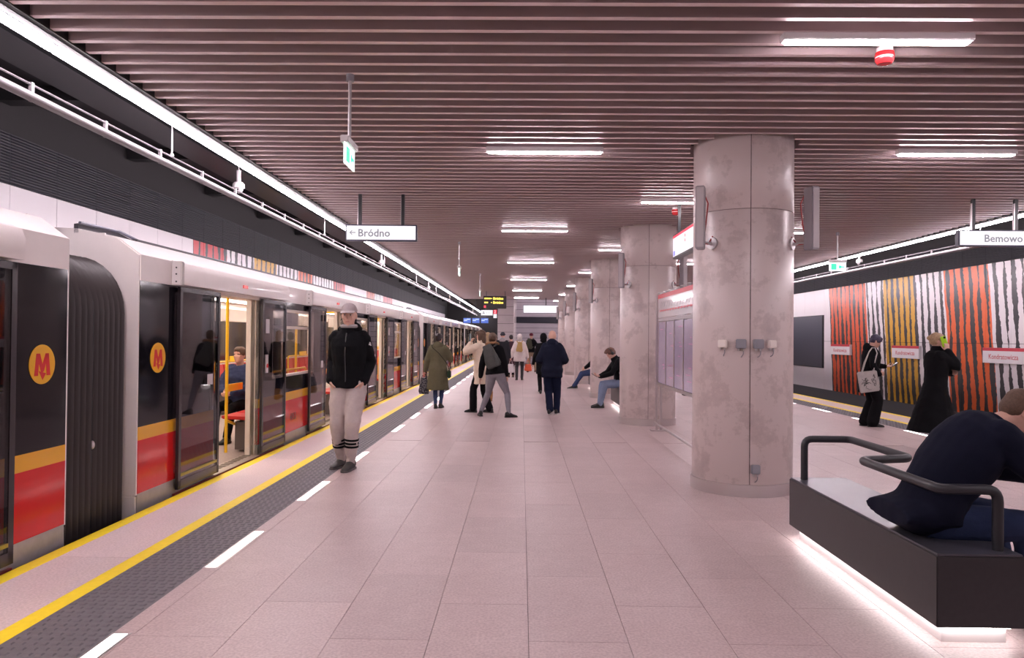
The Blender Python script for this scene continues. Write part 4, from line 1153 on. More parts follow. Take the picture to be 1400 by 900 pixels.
def person(label, loc, rz, h, top, legs, shoes, hair=None, group=None, pel=(0, 0, .93), nek=(0, .01, 1.47), bend=0.0, hdir=(0, 1, 0), hoff=None, hup=(0, 0, 1),
           lat_h=(1, 0, 0), lat_s=(1, 0, 0), ank=((.09, 0, .085), (-.09, 0, .085)), toe=((.12, 1, 0), (-.12, 1, 0)), foot_pitch=(0, 0),
           wr=((.27, .03, .80), (-.27, .03, .80)), epole=((.5, -1, 0), (-.5, -1, 0)), kpole=((.1, 1, 0), (-.1, 1, 0)), hand_dir=(None, None), palm=((-1, 0, 0), (1, 0, 0)), curl=(0.5, 0.5),
           voxel=0.011, cvox=0.014, face=False):
    s = h / 1.75
    t = thing('person', label, 'person', loc, rz, group)
    P, N = Vector(pel), Vector(nek)
    lh, ls = Vector(lat_h).normalized(), Vector(lat_s).normalized()
    fw0 = Vector((0, 0, 1)).cross(lh)
    C = (P + N) / 2 - fw0 * bend
    def spine(u):
        if u < 0: q = P + (P - (P * .81 + C * .18 + N * .01)).normalized() * (-u) * 0.54; return q, (C - P).normalized()
        if u > 1: return N + (N - C).normalized() * (u - 1) * .54, (N - C).normalized()
        return P * (1 - u) ** 2 + C * 2 * u * (1 - u) + N * u * u, ((C - P) * (1 - u) + (N - C) * u).normalized()
    def ring(u, rx, ry, off, n=20, sq=1.0):
        c, T = spine(u); k = min(max(u, 0), 1); la = lh.lerp(ls, k); la = (la - T * la.dot(T)).normalized(); f = T.cross(la)
        return [c + f * off + la * rx * math.cos(2 * PI * j / n) + f * ry * math.sin(2 * PI * j / n) for j in range(n)]
    Tn = spine(1)[1]; ls_o = (ls - Tn * ls.dot(Tn)).normalized()
    shs = [N - Tn * 0.065 + ls_o * sg * 0.168 for sg in (1, -1)]
    hips = [P - spine(0)[1] * 0.03 + lh * sg * 0.088 for sg in (1, -1)]
    elb, wri, kne, ankl = [], [], [], []
    for i in range(2):
        e, w = ik(shs[i], wr[i], .295, .262, epole[i]); elb.append(e); wri.append(w)
        k, a = ik(hips[i], ank[i], .425, .42, kpole[i]); kne.append(k); ankl.append(a)
    HB = basis(hdir, hup)
    hc = Vector(hoff) if hoff is not None else N + Tn * 0.04 + HB @ V(0, .018, .118)
    # ------------------------------------------------ body
    b = MB(); cs = 0.90
    b.loft([ring(u, rx * cs, ry * cs, o) for u, rx, ry, o in TORSO])
    b.loft([[hc + HB @ V(rx * math.cos(2 * PI * j / 20), cy + ry * math.sin(2 * PI * j / 20), z) for j in range(20)] for z, cy, rx, ry in HEAD])
    limb(b, [N - Tn * .05, N + Tn * .02, hc + HB @ V(0, -.012, -.06)], [.062, .055, .054])
    def hb(x, y, z, rx, ry, rz): b.ball(hc + HB @ V(x, y, z), rx, ry, rz, HB, 10, 8)
    b.loft([[hc + HB @ V(wx * q, yy + dy, zz) for q, dy in ((-1, 0), (0, d), (1, 0), (0, -.02))] for zz, yy, wx, d in ((.022, .082, .007, .010), (0.0, .088, .009, .014), (-.022, .088, .015, .022), (-.032, .085, .013, .012))])
    for sg in (-1, 1):
        hb(sg * .075, -.012, -.005, .010, .020, .032)
        hb(sg * .034, .074, -.022, .022, .016, .020)
    hb(0, .083, -.056, .024, .014, .007); hb(0, .082, -.067, .021, .013, .007); hb(0, .070, -.095, .022, .022, .016); hb(0, .078, .033, .052, .018, .012)
    for i in range(2):
        sg = 1 if i == 0 else -1
        limb(b, curve2(shs[i].lerp(elb[i], .10), elb[i], wri[i]), [.040, .040, .037, .036, .036, .033, .025])
        limb(b, curve2(hips[i], kne[i], ankl[i]), [.078, .070, .052, .050, .048, .046, .034])
        td = Vector(toe[i]).normalized()
        limb(b, [ankl[i] + V(0, 0, -.045) - td * .03, ankl[i] + V(0, 0, -.045) + td * .07, ankl[i] + V(0, 0, -.055) + td * .14], [.026, .026, .018])
        # hand: palm, four unequal fingers, thumb from the side of the palm
        fd = (wri[i] - elb[i]).normalized()
        hd = Vector(hand_dir[i]).normalized() if hand_dir[i] else fd
        pn = Vector(palm[i]); pn = (pn - hd * pn.dot(hd)).normalized(); side = hd.cross(pn) * (1 if i == 0 else -1)
        w0 = wri[i]
        R3 = Matrix((side, pn, hd)).transposed()
        b.loft([[w0 + R3 @ V(rx * math.cos(2 * PI * j / 12), ry * math.sin(2 * PI * j / 12), z) for j in range(12)] for z, rx, ry in ((-.012, .022, .018), (.01, .028, .017), (.045, .039, .0155), (.085, .041, .014), (.098, .036, .010))])
        for k, (off, L) in enumerate(((.030, .070), (.010, .080), (-.010, .074), (-.029, .058))):
            p = w0 + hd * .088 + side * off; a = curl[i] * 0.55; pts = [p]; 
            for q in range(3):
                dq = hd * math.cos(a) + pn * math.sin(a); p = p + dq * L * (.45, .32, .23)[q]; pts.append(p); a += curl[i] * 0.75
            limb(b, pts, [.0095, .0092, .0085, .0075], 8)
        p = w0 + hd * .030 + side * .028
        pts = [p, p + (side * .75 + hd * .55 + pn * .25).normalized() * .035]; pts.append(pts[-1] + (side * .25 + hd * .9 + pn * (.2 + .5 * curl[i])).normalized() * .032); pts.append(pts[-1] + (hd * .9 + pn * (.2 + .6 * curl[i])).normalized() * .026)
        limb(b, pts, [.014, .012, .0105, .009], 8)
    for p in b.v: p *= s
    hcs = hc * s
    def sockets(co):
        q = HB.transposed() @ (co - hcs) / s
        if q.y > .05:
            for sg in (-1, 1):
                d2 = ((q.x - sg * .032) / .019) ** 2 + ((q.z - .012) / .013) ** 2
                if d2 < 4: co = co - HB @ V(0, .011 * math.exp(-d2), 0) * s
        return co
    link('body', remesh(b, 'body', SK if not isinstance(top.get('skin'), tuple) else M('skin_%s' % label[:9], top['skin'], .5), voxel, 2, post=sockets), t)
    def lump(name, mb, mat, vx, sm=3, disp=0.0, dsc=.12):
        for p in mb.v: p *= s
        return link(name, remesh(mb, name, mat, vx, sm, disp, dsc), t)
    def plain(name, mb, mat, bev=0):
        for p in mb.v: p *= s
        return mb.build(name, mat, t, bev)
    if face:
        for sg in (-1, 1):
            q = MB(); q.ball(hc + HB @ V(sg * .032, .076, .012), .0125, .010, .0085, HB, 10, 8); e = plain('eye', q, M('eye_white', (.62, .55, .54), .25))
            q = MB(); q.ball(hc + HB @ V(sg * .031, .0835, .012), .0062, .0035, .0068, HB, 10, 8)
            for p in q.v: p *= s
            q.build('iris', M('iris_dark', (.03, .025, .02), .2), e)
            q = MB(); q.tube([hc + HB @ V(sg * .014, .0945, .030), hc + HB @ V(sg * .030, .096, .034), hc + HB @ V(sg * .050, .083, .029)], [.0035, .0045, .003], 6); plain('eyebrow', q, M('brow', (.09, .05, .03), .8))
        q = MB(); q.tube([hc + HB @ V(-.023, .0895, -.061), hc + HB @ V(-.008, .0965, -.059), hc + HB @ V(.008, .0965, -.059), hc + HB @ V(.023, .0895, -.061)], [.003, .0062, .0062, .003], 6); plain('lips', q, M('lips', (.50, .20, .18), .45))
    # ------------------------------------------------ trousers
    lm = legs['mat']
    r = legs.get('r', (.098, .086, .070, .068, .066, .062, .058)); low = legs.get('low', 1.0)
    q = MB(); q.loft([ring(u, rx * 1.06, ry * 1.08, o) for u, rx, ry, o in TORSO[:4]])
    for i in range(2):
        end = kne[i].lerp(ankl[i], low)
        limb(q, curve2(hips[i], kne[i], end), r, 14)
    lump('trousers', q, lm, cvox, 3, legs.get('disp', .012), legs.get('dsc', .10))
    if legs.get('stripes'):
        for i in range(2):
            for k in range(3):
                c = kne[i].lerp(ankl[i], .42 + .085 * k); d = (ankl[i] - kne[i]).normalized(); a = d.cross(V(0, 1, 0)).normalized(); f = d.cross(a); n = 20; rr = legs['stripes'] + .004
                lo = [c + (a * math.cos(2 * PI * j / n) + f * math.sin(2 * PI * j / n)) * rr - d * .011 for j in range(n)]
                hi = [p + d * .022 for p in lo]; hi2 = [c + (p - c) * .86 for p in hi]; lo2 = [c + (p - c) * .86 for p in lo]
                q = MB(); q.loft([lo2, lo, hi, hi2], False, True); plain('stripe', q, cloth('black', (.012, .012, .014)))
    # ------------------------------------------------ shoes
    for i in range(2):
        td = Vector(toe[i]).normalized(); td.z = 0; td.normalize(); sd = td.cross(V(0, 0, 1))
        pit = foot_pitch[i]
        a0 = ankl[i]
        Rp = Matrix.Rotation(-pit, 3, sd)
        def fp(x, y, z):                       # x across, y along, z from sole
            return a0 + Rp @ (td * y + sd * x + V(0, 0, z - .085))
        q = MB()
        prof = [(-.085, .022, .030, .055), (-.072, .036, .048, .112), (-.02, .040, .060, .125), (.035, .042, .050, .104), (.10, .046, .034, .066), (.15, .043, .028, .050), (.185, .028, .022, .038), (.195, .012, .016, .026)]
        q.loft([[fp(rx * math.cos(2 * PI * j / 14), y, .012 + max(0, (hh - .012)) * (0.5 + 0.5 * math.sin(2 * PI * j / 14))) for j in range(14)] for y, rx, zc, hh in prof])
        if shoes.get('boot'): limb(q, [a0 + V(0, 0, -.02), a0.lerp(kne[i], shoes['boot'])], [.050, .060], 14)
        q2 = MB(); o2 = []
        for y, rx in ((-.088, .024), (-.07, .037), (0, .039), (.06, .043), (.11, .049), (.155, .046), (.19, .029), (.2, .012)): o2.append((rx + .001, y))
        poly = [(x, y) for x, y in o2] + [(-x, y) for x, y in reversed(o2)]
        lo = [fp(x, y, 0) for x, y in poly]; hi = [fp(x, y, .022) for x, y in poly]
        q2.loft([lo, hi], True, False)
        for p in q.v: p *= s
        so = link('shoe', remesh(q, 'shoe', shoes['mat'], .009, 2), t)
        for p in q2.v: p *= s
        q2.build('sole', shoes.get('sole', M('sole_dark', (.02, .018, .018), .6)), so)
    # ------------------------------------------------ jacket / coat
    off = top.get('off', .022); hem = top.get('hem', .06); hr = top.get('hem_r', (.19, .14)); mat = top['mat']
    q = MB(); rings = []
    c0, T0 = spine(0)
    if hem > 0:
        dn = Vector(top.get('hem_dir', -T0)).normalized(); n = 20; m = max(2, int(hem / .1) + 1)
        la = (lh - dn * lh.dot(dn)).normalized(); f = la.cross(dn) * 1.0
        for k in range(m, 0, -1):
            u = k / m; rx = .17 + off + (hr[0] - .17 - off) * u; ry = .122 + off + (hr[1] - .122 - off) * u
            rings.append([c0 + dn * hem * u + f * (top.get('hem_fwd', 0) * u - .008) + la * rx * math.cos(2 * PI * j / n) + f * ry * math.sin(2 * PI * j / n) for j in range(n)])
        if f.dot(T0.cross(lh)) < 0: rings = [[p for p in reversed(r_)] for r_ in rings]
    for u, rx, ry, o in TORSO[2:-1]:
        bulk = top.get('bulk', 1.0)
        rings.append(ring(u, (rx + off) * bulk, (ry + off) * bulk, o))
    rings.append(ring(1.03, .075 + off * .4, .072 + off * .4, .004))
    q.loft(rings)
    sl = top.get('sleeve', (.074, .068, .060, .060, .058, .053, .046))
    for i in range(2):
        end = elb[i].lerp(wri[i], .97)
        limb(q, curve2(shs[i] - ls_o * (.03 if i == 0 else -.03), elb[i], end), sl, 14)
    for i in range(2): q.ball(shs[i] - Tn * .022, .052 + off * .4, .056 + off * .4, .054 + off * .2)
    jk = lump(top.get('name', 'jacket'), q, mat, cvox, 3, top.get('disp', .014), top.get('dsc', .11))
    fwd_n = Tn.cross(ls_o)
    if top.get('collar'):
        ch = top['collar']; q = MB(); n = 20
        def cr(z, k): return [N + Tn * z + ls_o * .078 * k * math.cos(2 * PI * j / n) + fwd_n * (.078 * k * math.sin(2 * PI * j / n) + .012 + z * .12) for j in range(n)]
        q.loft([cr(-.045, 1.25), cr(ch * .5, 1.1), cr(ch, 1.02), cr(ch, .86), cr(ch * .3, .84)], False); plain('collar', q, mat)
    if top.get('hood'):
        q = MB(); hz = top['hood']
        q.ball(N + Tn * .0 - fwd_n * .085, .115, .062, .10, Matrix((ls_o, fwd_n, Tn)).transposed(), 14, 10)
        q.tube([N + Tn * (.015 + .02 * math.cos(a)) + ls_o * .105 * math.sin(a) + fwd_n * (-.02 - .075 * math.cos(a)) for a in [2 * PI * j / 18 for j in range(18)]], .030, 8, closed=True)
        lump('hood', q, top.get('hood_mat', mat), cvox, 2, .012, .07)
    if top.get('fur'):
        q = MB(); q.tube([N + Tn * (.045 + .02 * math.cos(a)) + ls_o * .125 * math.sin(a) + fwd_n * (-.03 - .095 * math.cos(a)) for a in [2 * PI * j / 22 for j in range(22)]], .030, 8, closed=True)
        lump('fur_trim', q, top['fur'], .009, 1, .03, .03)
    if top.get('inner'):
        q = MB(); n = 18
        q.tube([N + Tn * .045 + ls_o * .072 * math.sin(a) + fwd_n * (.018 + .07 * math.cos(a)) for a in [2 * PI * j / n for j in range(n)]], .022, 8, closed=True); plain('inner_collar', q, top['inner'])
    if top.get('zip'):
        q = MB(); pts = []
        for u in (0.0, .2, .4, .6, .8, .95):
            c, T = spine(u); la = lh.lerp(ls, u); la = (la - T * la.dot(T)).normalized(); f = T.cross(la)
            ry = [x for x in TORSO if x[0] >= u][0]; pts.append(c + f * (ry[2] + off + ry[3] + .006))
        q.tube(pts, .006, 6); plain('zip', q, M('zip_dark', (.04, .04, .045), .3))
    if top.get('mark'):
        c = shs[1].lerp(elb[1], .28) + V(-.052, .050, 0); q = MB()
        for k in range(3): q.obox(c + V(0, .004, -.012 + .012 * k) , .034 - .009 * k, .004, .008, Matrix.Rotation(-.5, 3, 'Y') @ Matrix.Rotation(.8, 3, 'Z'))
        plain('sleeve_mark', q, M('mark_white', (.8, .78, .78), .6))
    # ------------------------------------------------ hair / hats
    def hm(n_): return hair.get('mat')
    if hair:
        q = MB(); kind = hair['kind']
        def hbq(x, y, z, rx, ry, rz): q.ball(hc + HB @ V(x, y, z), rx, ry, rz, HB, 14, 10)
        if kind in ('short', 'long', 'bun', 'bob', 'crop', 'quiff'):
            g = .004 if kind == 'crop' else .012
            hbq(0, -.014, .040, .078 + g, .092 + g, .080 + g); hbq(0, -.040, .0, .070 + g, .062 + g, .070)
        if kind in ('short', 'quiff'): hbq(0, .055, .085, .055, .040, .028); hbq(0, .01, .10, .06, .07, .03)
        if kind == 'quiff': hbq(.01, .07, .088, .05, .045, .03); hbq(0, .02, .115, .05, .06, .025)
        if kind == 'bob':
            hbq(0, .045, .075, .072, .050, .036); hbq(0, .066, .052, .060, .036, .026)
            for sg in (-1, 1): hbq(sg * .068, .02, .03, .022, .050, .050)
        if kind == 'long':
            for sg in (-1, 1): hbq(sg * .066, -.005, -.03, .024, .045, .095); hbq(sg * .045, .045, .075, .040, .042, .030)
            hbq(0, -.075, -.08, .075, .040, .13); hbq(0, -.085, -.17, .065, .035, .09)
        if kind == 'bun':
            hbq(0, -.115, .045, .036, .034, .034); hbq(0, .05, .082, .050, .036, .024)
            for sg in (-1, 1): hbq(sg * .062, .02, .03, .018, .045, .040)
        if kind in ('beanie',):
            hbq(0, -.008, .045, .086, .104, .085); q.tube([hc + HB @ V(.085 * math.cos(a), -.006 + .106 * math.sin(a), .038) for a in [2 * PI * j / 20 for j in range(20)]], .014, 8, closed=True)
        if kind == 'cap':
            hbq(0, -.006, .066, .083, .103, .070)
            q.tube([hc + HB @ V(.081 * math.cos(a), -.006 + .101 * math.sin(a), .056) for a in [2 * PI * j / 20 for j in range(20)]], .008, 8, closed=True)
        if kind == 'hoodup':
            hbq(0, -.020, .015, .105, .115, .13); hbq(0, -.03, -.08, .10, .09, .07)
        name = {'cap': 'cap', 'beanie': 'beanie', 'hoodup': 'hood'}.get(kind, 'hair')
        ho = lump(name, q, hair['mat'], .009, 2, hair.get('disp', .012), .035)
        if kind == 'cap':
            q = MB(); n = 11
            up = [hc + HB @ V(.074 * math.sin(a), .085 * math.cos(a) + .0, .062) for a in [-1.25 + 2.5 * j / (n - 1) for j in range(n)]]
            fr_ = [hc + HB @ V(.078 * math.sin(a), .080 + .095 * math.cos(a), .052 - .010 * abs(math.sin(a)) - .012 * math.cos(a)) for a in [-1.25 + 2.5 * j / (n - 1) for j in range(n)]]
            dz = HB @ V(0, 0, -.006)
            rings = [up, fr_, [p + dz for p in fr_], [p + dz for p in up]]
            vs = [p for r_ in rings for p in r_]; fs = []
            for a in range(4):
                for j in range(n - 1): fs.append((a * n + j, a * n + j + 1, ((a + 1) % 4) * n + j + 1, ((a + 1) % 4) * n + j))
            q.add(vs, fs, True)
            for p in q.v: p *= s
            q.build('peak', hair['mat'], ho)
            q = MB(); q.ball(hc + HB @ V(0, -.034, .03), .080, .080, .055, HB); plain('hair', q, M('hair_dark', (.03, .018, .012), .6))
    return t, dict(wri=[w * s for w in wri], N=N * s, P=P * s, T=Tn, f=fwd_n, ls=ls_o, hc=hcs, HB=HB, s=s, spine=lambda u: spine(u)[0] * s, shs=[q_ * s for q_ in shs], elb=[q_ * s for q_ in elb])
def world_of(t):
    return Matrix.Translation(t.location) @ Matrix.Rotation(t.rotation_euler[2], 4, 'Z')

black_c = cloth('black', (.006, .006, .0075)); navy = cloth('navy', (.010, .012, .026)); jeans = cloth('jeans', (.045, .065, .145)); jeans_l = cloth('jeans_light', (.20, .245, .36))
beige = cloth('beige_sweat', (.52, .44, .42)); parka = cloth('olive', (.115, .105, .065)); creamc = cloth('cream', (.66, .54, .43)); greyleg = cloth('grey_knit', (.22, .21, .24))
whitec = cloth('white_coat', (.68, .60, .58)); maroon = cloth('maroon', (.07, .035, .045)); khaki = cloth('khaki', (.28, .21, .15)); olive_d = cloth('dark_olive', (.05, .05, .035))
brown_h = M('hair_brown', (.085, .045, .026), .55, vary=.3, vscale=60); dark_h = M('hair_black', (.022, .014, .016), .5, vary=.3, vscale=60); blond_h = M('hair_blond', (.38, .25, .14), .55, vary=.3, vscale=60)
plum_h = M('hair_plum', (.035, .025, .055), .5, vary=.3, vscale=60); red_h = M('hair_auburn', (.13, .055, .035), .55, vary=.3, vscale=60)
blk_shoe = dict(mat=M('shoe_black', (.012, .012, .013), .45)); sneak = dict(mat=blk_shoe['mat'], sole=M('sole_white', (.6, .56, .55), .5))
LEG_STD = (.098, .086, .070, .068, .066, .062, .058); LEG_SLIM = (.092, .080, .060, .057, .056, .053, .042); LEG_WIDE = (.105, .098, .092, .092, .095, .10, .105)

# 1 young man in cap walking towards the camera
p1, j1 = person('young man in grey cap, black jacket and pale striped track pants walking beside train', (-1.95, 8.28, 0), PI - 0.05, 1.855,
    dict(mat=black_c, off=.030, hem=.07, hem_r=(.205, .155), collar=.050, hood=1, inner=cloth('grey_hood', (.40, .36, .36)), zip=1, mark=1, bulk=1.02, sleeve=(.076, .072, .064, .064, .060, .055, .048), disp=.02),
    dict(mat=beige, r=(.112, .104, .084, .082, .080, .074, .048), stripes=.072, disp=.022, dsc=.09), dict(mat=M('shoe_grey_black', (.035, .032, .032), .5), sole=M('sole_grey', (.10, .09, .09), .5)),
    dict(kind='cap', mat=cloth('cap_grey', (.42, .36, .36)), disp=.003), ank=((.085, -.04, .085), (-.055, .10, .085)), toe=((.30, 1, 0), (.12, 1, 0)),
    wr=((.185, .060, .935), (-.180, .060, .935)), epole=((.22, -1, 0), (-.22, -1, 0)), hand_dir=((-.45, .15, -1), (.45, .15, -1)), hdir=(-.10, 1, -.06), face=True, voxel=.006, cvox=.011)
# 2 parka woman
p2, j2 = person('woman in long olive hooded parka and jeans walking away beside the train', (-1.74, 15.3, 0), -.05, 1.56,
    dict(mat=parka, name='parka', off=.040, hem=.50, hem_r=(.27, .20), hood=1, bulk=1.08, sleeve=(.090, .088, .080, .080, .076, .068, .055), hem_dir=(0, 0, -1), disp=.02),
    dict(mat=jeans, r=LEG_SLIM), blk_shoe, dict(kind='bun', mat=dark_h), ank=((.06, .05, .085), (-.04, -.07, .085)),
    wr=((.20, .20, 1.36), (-.32, .03, .86)), epole=((.45, -.2, -1), (-.6, -.8, 0)), hdir=(.25, 1, -.1), hand_dir=((0, .25, 1), None), curl=(1.2, 1.2))
# 3 cream coat woman
p3, j3 = person('brown-haired woman in cream coat and black trousers talking on a phone', (-.78, 14.5, 0), 1.15, 1.63,
    dict(mat=creamc, name='coat', off=.042, hem=.32, hem_r=(.215, .175), collar=.07, bulk=1.08, sleeve=(.092, .09, .082, .082, .078, .07, .056), hem_dir=(0, 0, -1), disp=.03, dsc=.14),
    dict(mat=black_c, r=(.10, .09, .078, .076, .078, .08, .08)), blk_shoe, dict(kind='long', mat=brown_h), ank=((.07, -.16, .085), (-.07, .16, .085)),
    wr=((-.26, .05, .82), (.14, .24, 1.46)) if False else ((.25, .05, .82), (-.10, .22, 1.47)), epole=((1, -.6, 0), (-1, .2, -1)), hdir=(0, 1, 0), hand_dir=(None, (.15, -.2, 1)), palm=((-1, 0, 0), (.6, -1, 0)), curl=(.6, 1.1))
# 4 woman with grey leggings
p4, j4 = person('woman with grey slouchy backpack, black jacket and grey leggings striding', (-.50, 13.75, 0), -.25, 1.60,
    dict(mat=black_c, off=.034, hem=.03, hem_r=(.195, .15), hood=1, fur=M('fur_brown', (.26, .13, .06), .9, vary=.4, vscale=60), bulk=1.06, sleeve=(.085, .08, .072, .072, .068, .06, .05), disp=.02),
    dict(mat=greyleg, r=(.115, .098, .070, .067, .066, .060, .042), disp=.006), blk_shoe, dict(kind='bob', mat=brown_h, disp=.02), pel=(.02, 0, .90), nek=(-.05, .03, 1.44),
    ank=((.32, -.03, .085), (-.30, .03, .085)), toe=((.75, .7, 0), (-.45, .9, 0)), kpole=((.3, 1, 0), (.2, 1, 0)), wr=((.26, .04, .80), (-.32, .05, .80)), epole=((1, -.8, 0), (-1, -.8, 0)))
# 5 woman with brown boots, mostly hidden
p5, j5 = person('blond woman in tan boots half hidden beyond the striding backpack woman', (-.78, 17.0, 0), .2, 1.60,
    dict(mat=black_c, off=.03, hem=.25, hem_r=(.21, .16)), dict(mat=navy, r=LEG_SLIM), dict(mat=M('boot_tan', (.30, .13, .04), .5), boot=.35, sole=M('sole_tan', (.2, .1, .04), .6)), dict(kind='long', mat=blond_h), ank=((.10, .08, .085), (-.05, -.12, .10)), foot_pitch=(0, -.3))
# 6 bald man
p6, j6 = person('bald man in navy hooded jacket and blue trousers walking away', (.60, 14.25, 0), -.1, 1.655,
    dict(mat=navy, off=.040, hem=.17, hem_r=(.22, .165), hood=1, bulk=1.13, sleeve=(.092, .088, .082, .082, .076, .068, .056), disp=.022),
    dict(mat=cloth('blue_trousers', (.010, .014, .036)), r=(.105, .098, .085, .082, .08, .075, .070), disp=.018), sneak, None, ank=((.10, .06, .085), (-.03, -.12, .11)), foot_pitch=(0, -.25), toe=((.2, 1, 0), (.3, 1, 0)),
    wr=((.20, .25, 1.06), (-.20, .25, 1.04)), epole=((.55, -1, -.5), (-.55, -1, -.5)), hdir=(-.05, 1, -.25), nek=(0, .03, 1.46))
# 7 man in black beyond the bald man
p7, j7 = person('person in black hooded coat and white-edged trainers walking before the bald man', (.585, 19.4, 0), 0.05, 1.60,
    dict(mat=black_c, off=.035, hem=.35, hem_r=(.21, .17), bulk=1.05, hem_dir=(0, 0, -1)), dict(mat=black_c, r=LEG_STD), sneak, dict(kind='hoodup', mat=black_c), ank=((.09, .10, .085), (-.09, -.12, .10)), foot_pitch=(0, -.3), wr=((.27, .03, .8), (-.30, .05, .82)))
# 8 white coat
p8, j8 = person('woman in white hooded coat with yellow backpack carrying plastic bags', (-.06, 25.6, 0), 0.0, 1.60,
    dict(mat=whitec, name='coat', off=.045, hem=.22, hem_r=(.25, .18), bulk=1.10, sleeve=(.09, .088, .08, .08, .075, .066, .055), hem_dir=(0, 0, -1)), dict(mat=cloth('grey_trousers', (.06, .058, .065)), r=LEG_STD), blk_shoe, dict(kind='hoodup', mat=whitec), ank=((.10, .04, .085), (-.10, -.04, .085)),
    wr=((.33, .05, .80), (-.33, .05, .80)), epole=((1, -.6, 0), (-1, -.6, 0)), curl=(1.3, 1.3), voxel=.014, cvox=.017)
# 9 maroon coat
p9, j9 = person('person in dark maroon coat beside the white coat woman', (-.38, 27.3, 0), .25, 1.58,
    dict(mat=maroon, name='coat', off=.04, hem=.42, hem_r=(.24, .19), hem_dir=(0, 0, -1)), dict(mat=black_c, r=LEG_STD), dict(mat=M('shoe_brown', (.12, .05, .03), .5)), dict(kind='short', mat=dark_h), voxel=.015, cvox=.018)
# 10 dark coat with pale hood further left
p10, j10 = person('person in dark coat with pale grey hood lying on the shoulders', (-.62, 24.2, 0), -.1, 1.66,
    dict(mat=cloth('charcoal', (.03, .03, .036)), name='coat', off=.04, hem=.3, hem_r=(.22, .18), hood=1, hood_mat=cloth('pale_hood', (.33, .31, .32)), hem_dir=(0, 0, -1)), dict(mat=black_c, r=LEG_STD), blk_shoe, dict(kind='beanie', mat=cloth('dark_knit', (.04, .04, .05)), disp=.004), voxel=.015, cvox=.018)
# 11 backpacker
p11, j11 = person('walker in maroon beanie with dark green backpack and khaki trousers', (.42, 31.5, 0), -.35, 1.68,
    dict(mat=black_c, off=.035, hem=.05, hem_r=(.19, .15)), dict(mat=khaki, r=LEG_STD), dict(mat=M('shoe_brown', (.12, .05, .03), .5)), dict(kind='beanie', mat=cloth('maroon_knit', (.12, .02, .035)), disp=.004), ank=((.16, .18, .085), (-.10, -.15, .10)), foot_pitch=(0, -.3), wr=((.30, .22, 1.0), (-.27, .05, .82)), voxel=.015, cvox=.018)
# 12 seated young man with headphones (bench beyond the second column)
p12, j12 = person('young man in black jacket and light jeans seated on bench reading phone', (2.20, 15.85, 0), PI / 2 + .12, 1.76,
    dict(mat=black_c, off=.036, hem=.05, hem_r=(.19, .16), collar=.07, bulk=1.05, mark=None), dict(mat=jeans_l, r=(.095, .088, .076, .074, .072, .068, .062)), blk_shoe, dict(kind='quiff', mat=red_h, disp=.02),
    pel=(0, 0, .545), nek=(0, .16, 1.04), bend=.07, hdir=(0, 1, -.75), ank=((.10, .47, .085), (-.10, .52, .085)), kpole=((.1, .3, 1), (-.1, .3, 1)), wr=((.07, .50, .66), (-.07, .50, .66)), epole=((1, -.6, -.5), (-1, -.6, -.5)), hand_dir=((-.2, 1, .25), (.2, 1, .25)), palm=((-.3, 0, 1), (.3, 0, 1)), curl=(.7, .7), voxel=.010, cvox=.013)
# 13 second seated person, mostly behind the third column
p13, j13 = person('person in blue jeans and dark trainers seated on bench half hidden by column', (2.20, 21.5, 0), PI / 2 - .05, 1.74,
    dict(mat=black_c, off=.034, hem=.05, hem_r=(.19, .16), collar=.06), dict(mat=jeans, r=LEG_STD), sneak, dict(kind='short', mat=dark_h),
    pel=(0, 0, .545), nek=(0, .02, 1.09), bend=.03, ank=((.10, .62, .085), (-.10, .66, .085)), kpole=((.1, .3, 1), (-.1, .3, 1)), wr=((.12, .32, .62), (-.12, .32, .62)), epole=((1, -.6, -.3), (-1, -.6, -.3)), voxel=.014, cvox=.016)
# 14 person standing behind the map board
p14, j14 = person('person in dark clothes and black shoes standing hidden behind the map board', (4.36, 19.4, 0), -PI / 2, 1.68,
    dict(mat=black_c, off=.034, hem=.1), dict(mat=black_c, r=LEG_SLIM), blk_shoe, dict(kind='short', mat=dark_h), voxel=.014, cvox=.016)
# 15 standing person with tote bag by the mural
p15, j15 = person('person with plum-tinted hair, black coat, wide trousers and tote bag reading phone', (6.07, 12.85, 0), -PI / 2 - .1, 1.63,
    dict(mat=black_c, name='coat', off=.040, hem=.30, hem_r=(.205, .18), hood=1, hem_dir=(0, 0, -1), bulk=1.05), dict(mat=black_c, r=LEG_WIDE), blk_shoe, dict(kind='bob', mat=plum_h, disp=.016),
    hdir=(0, 1, -.55), nek=(0, .04, 1.46), wr=((.17, .13, .98), (-.10, .33, 1.12)), epole=((1, -1, -.2), (-1, -.8, -.4)), hand_dir=((-.4, .8, .1), (.3, 1, .1)), palm=((-1, 0, .2), (.2, 0, 1)), curl=(.8, .9), ank=((.08, .04, .085), (-.08, -.05, .085)), voxel=.009, cvox=.013)
# 16 woman in long black coat with green phone
p16, j16 = person('blond woman with bun in long black coat holding a lime green phone to her ear', (5.70, 10.15, 0), -PI / 2 - .15, 1.61,
    dict(mat=black_c, name='coat', off=.042, hem=.66, hem_r=(.30, .36), collar=.085, hem_dir=(0, -.03, -1), bulk=1.06, sleeve=(.09, .088, .084, .084, .078, .07, .06), disp=.02, dsc=.16), dict(mat=black_c, r=LEG_SLIM), blk_shoe, dict(kind='bun', mat=blond_h),
    wr=((.135, .115, 1.475), (-.04, .23, 1.155)), epole=((0, .12, -1), (-1, .2, -.6)), hand_dir=((-.10, -.05, 1), (1, .35, .05)), palm=((-.9, -.2, 0), (0, -1, 0)), curl=(.7, .3), voxel=.007, cvox=.012)
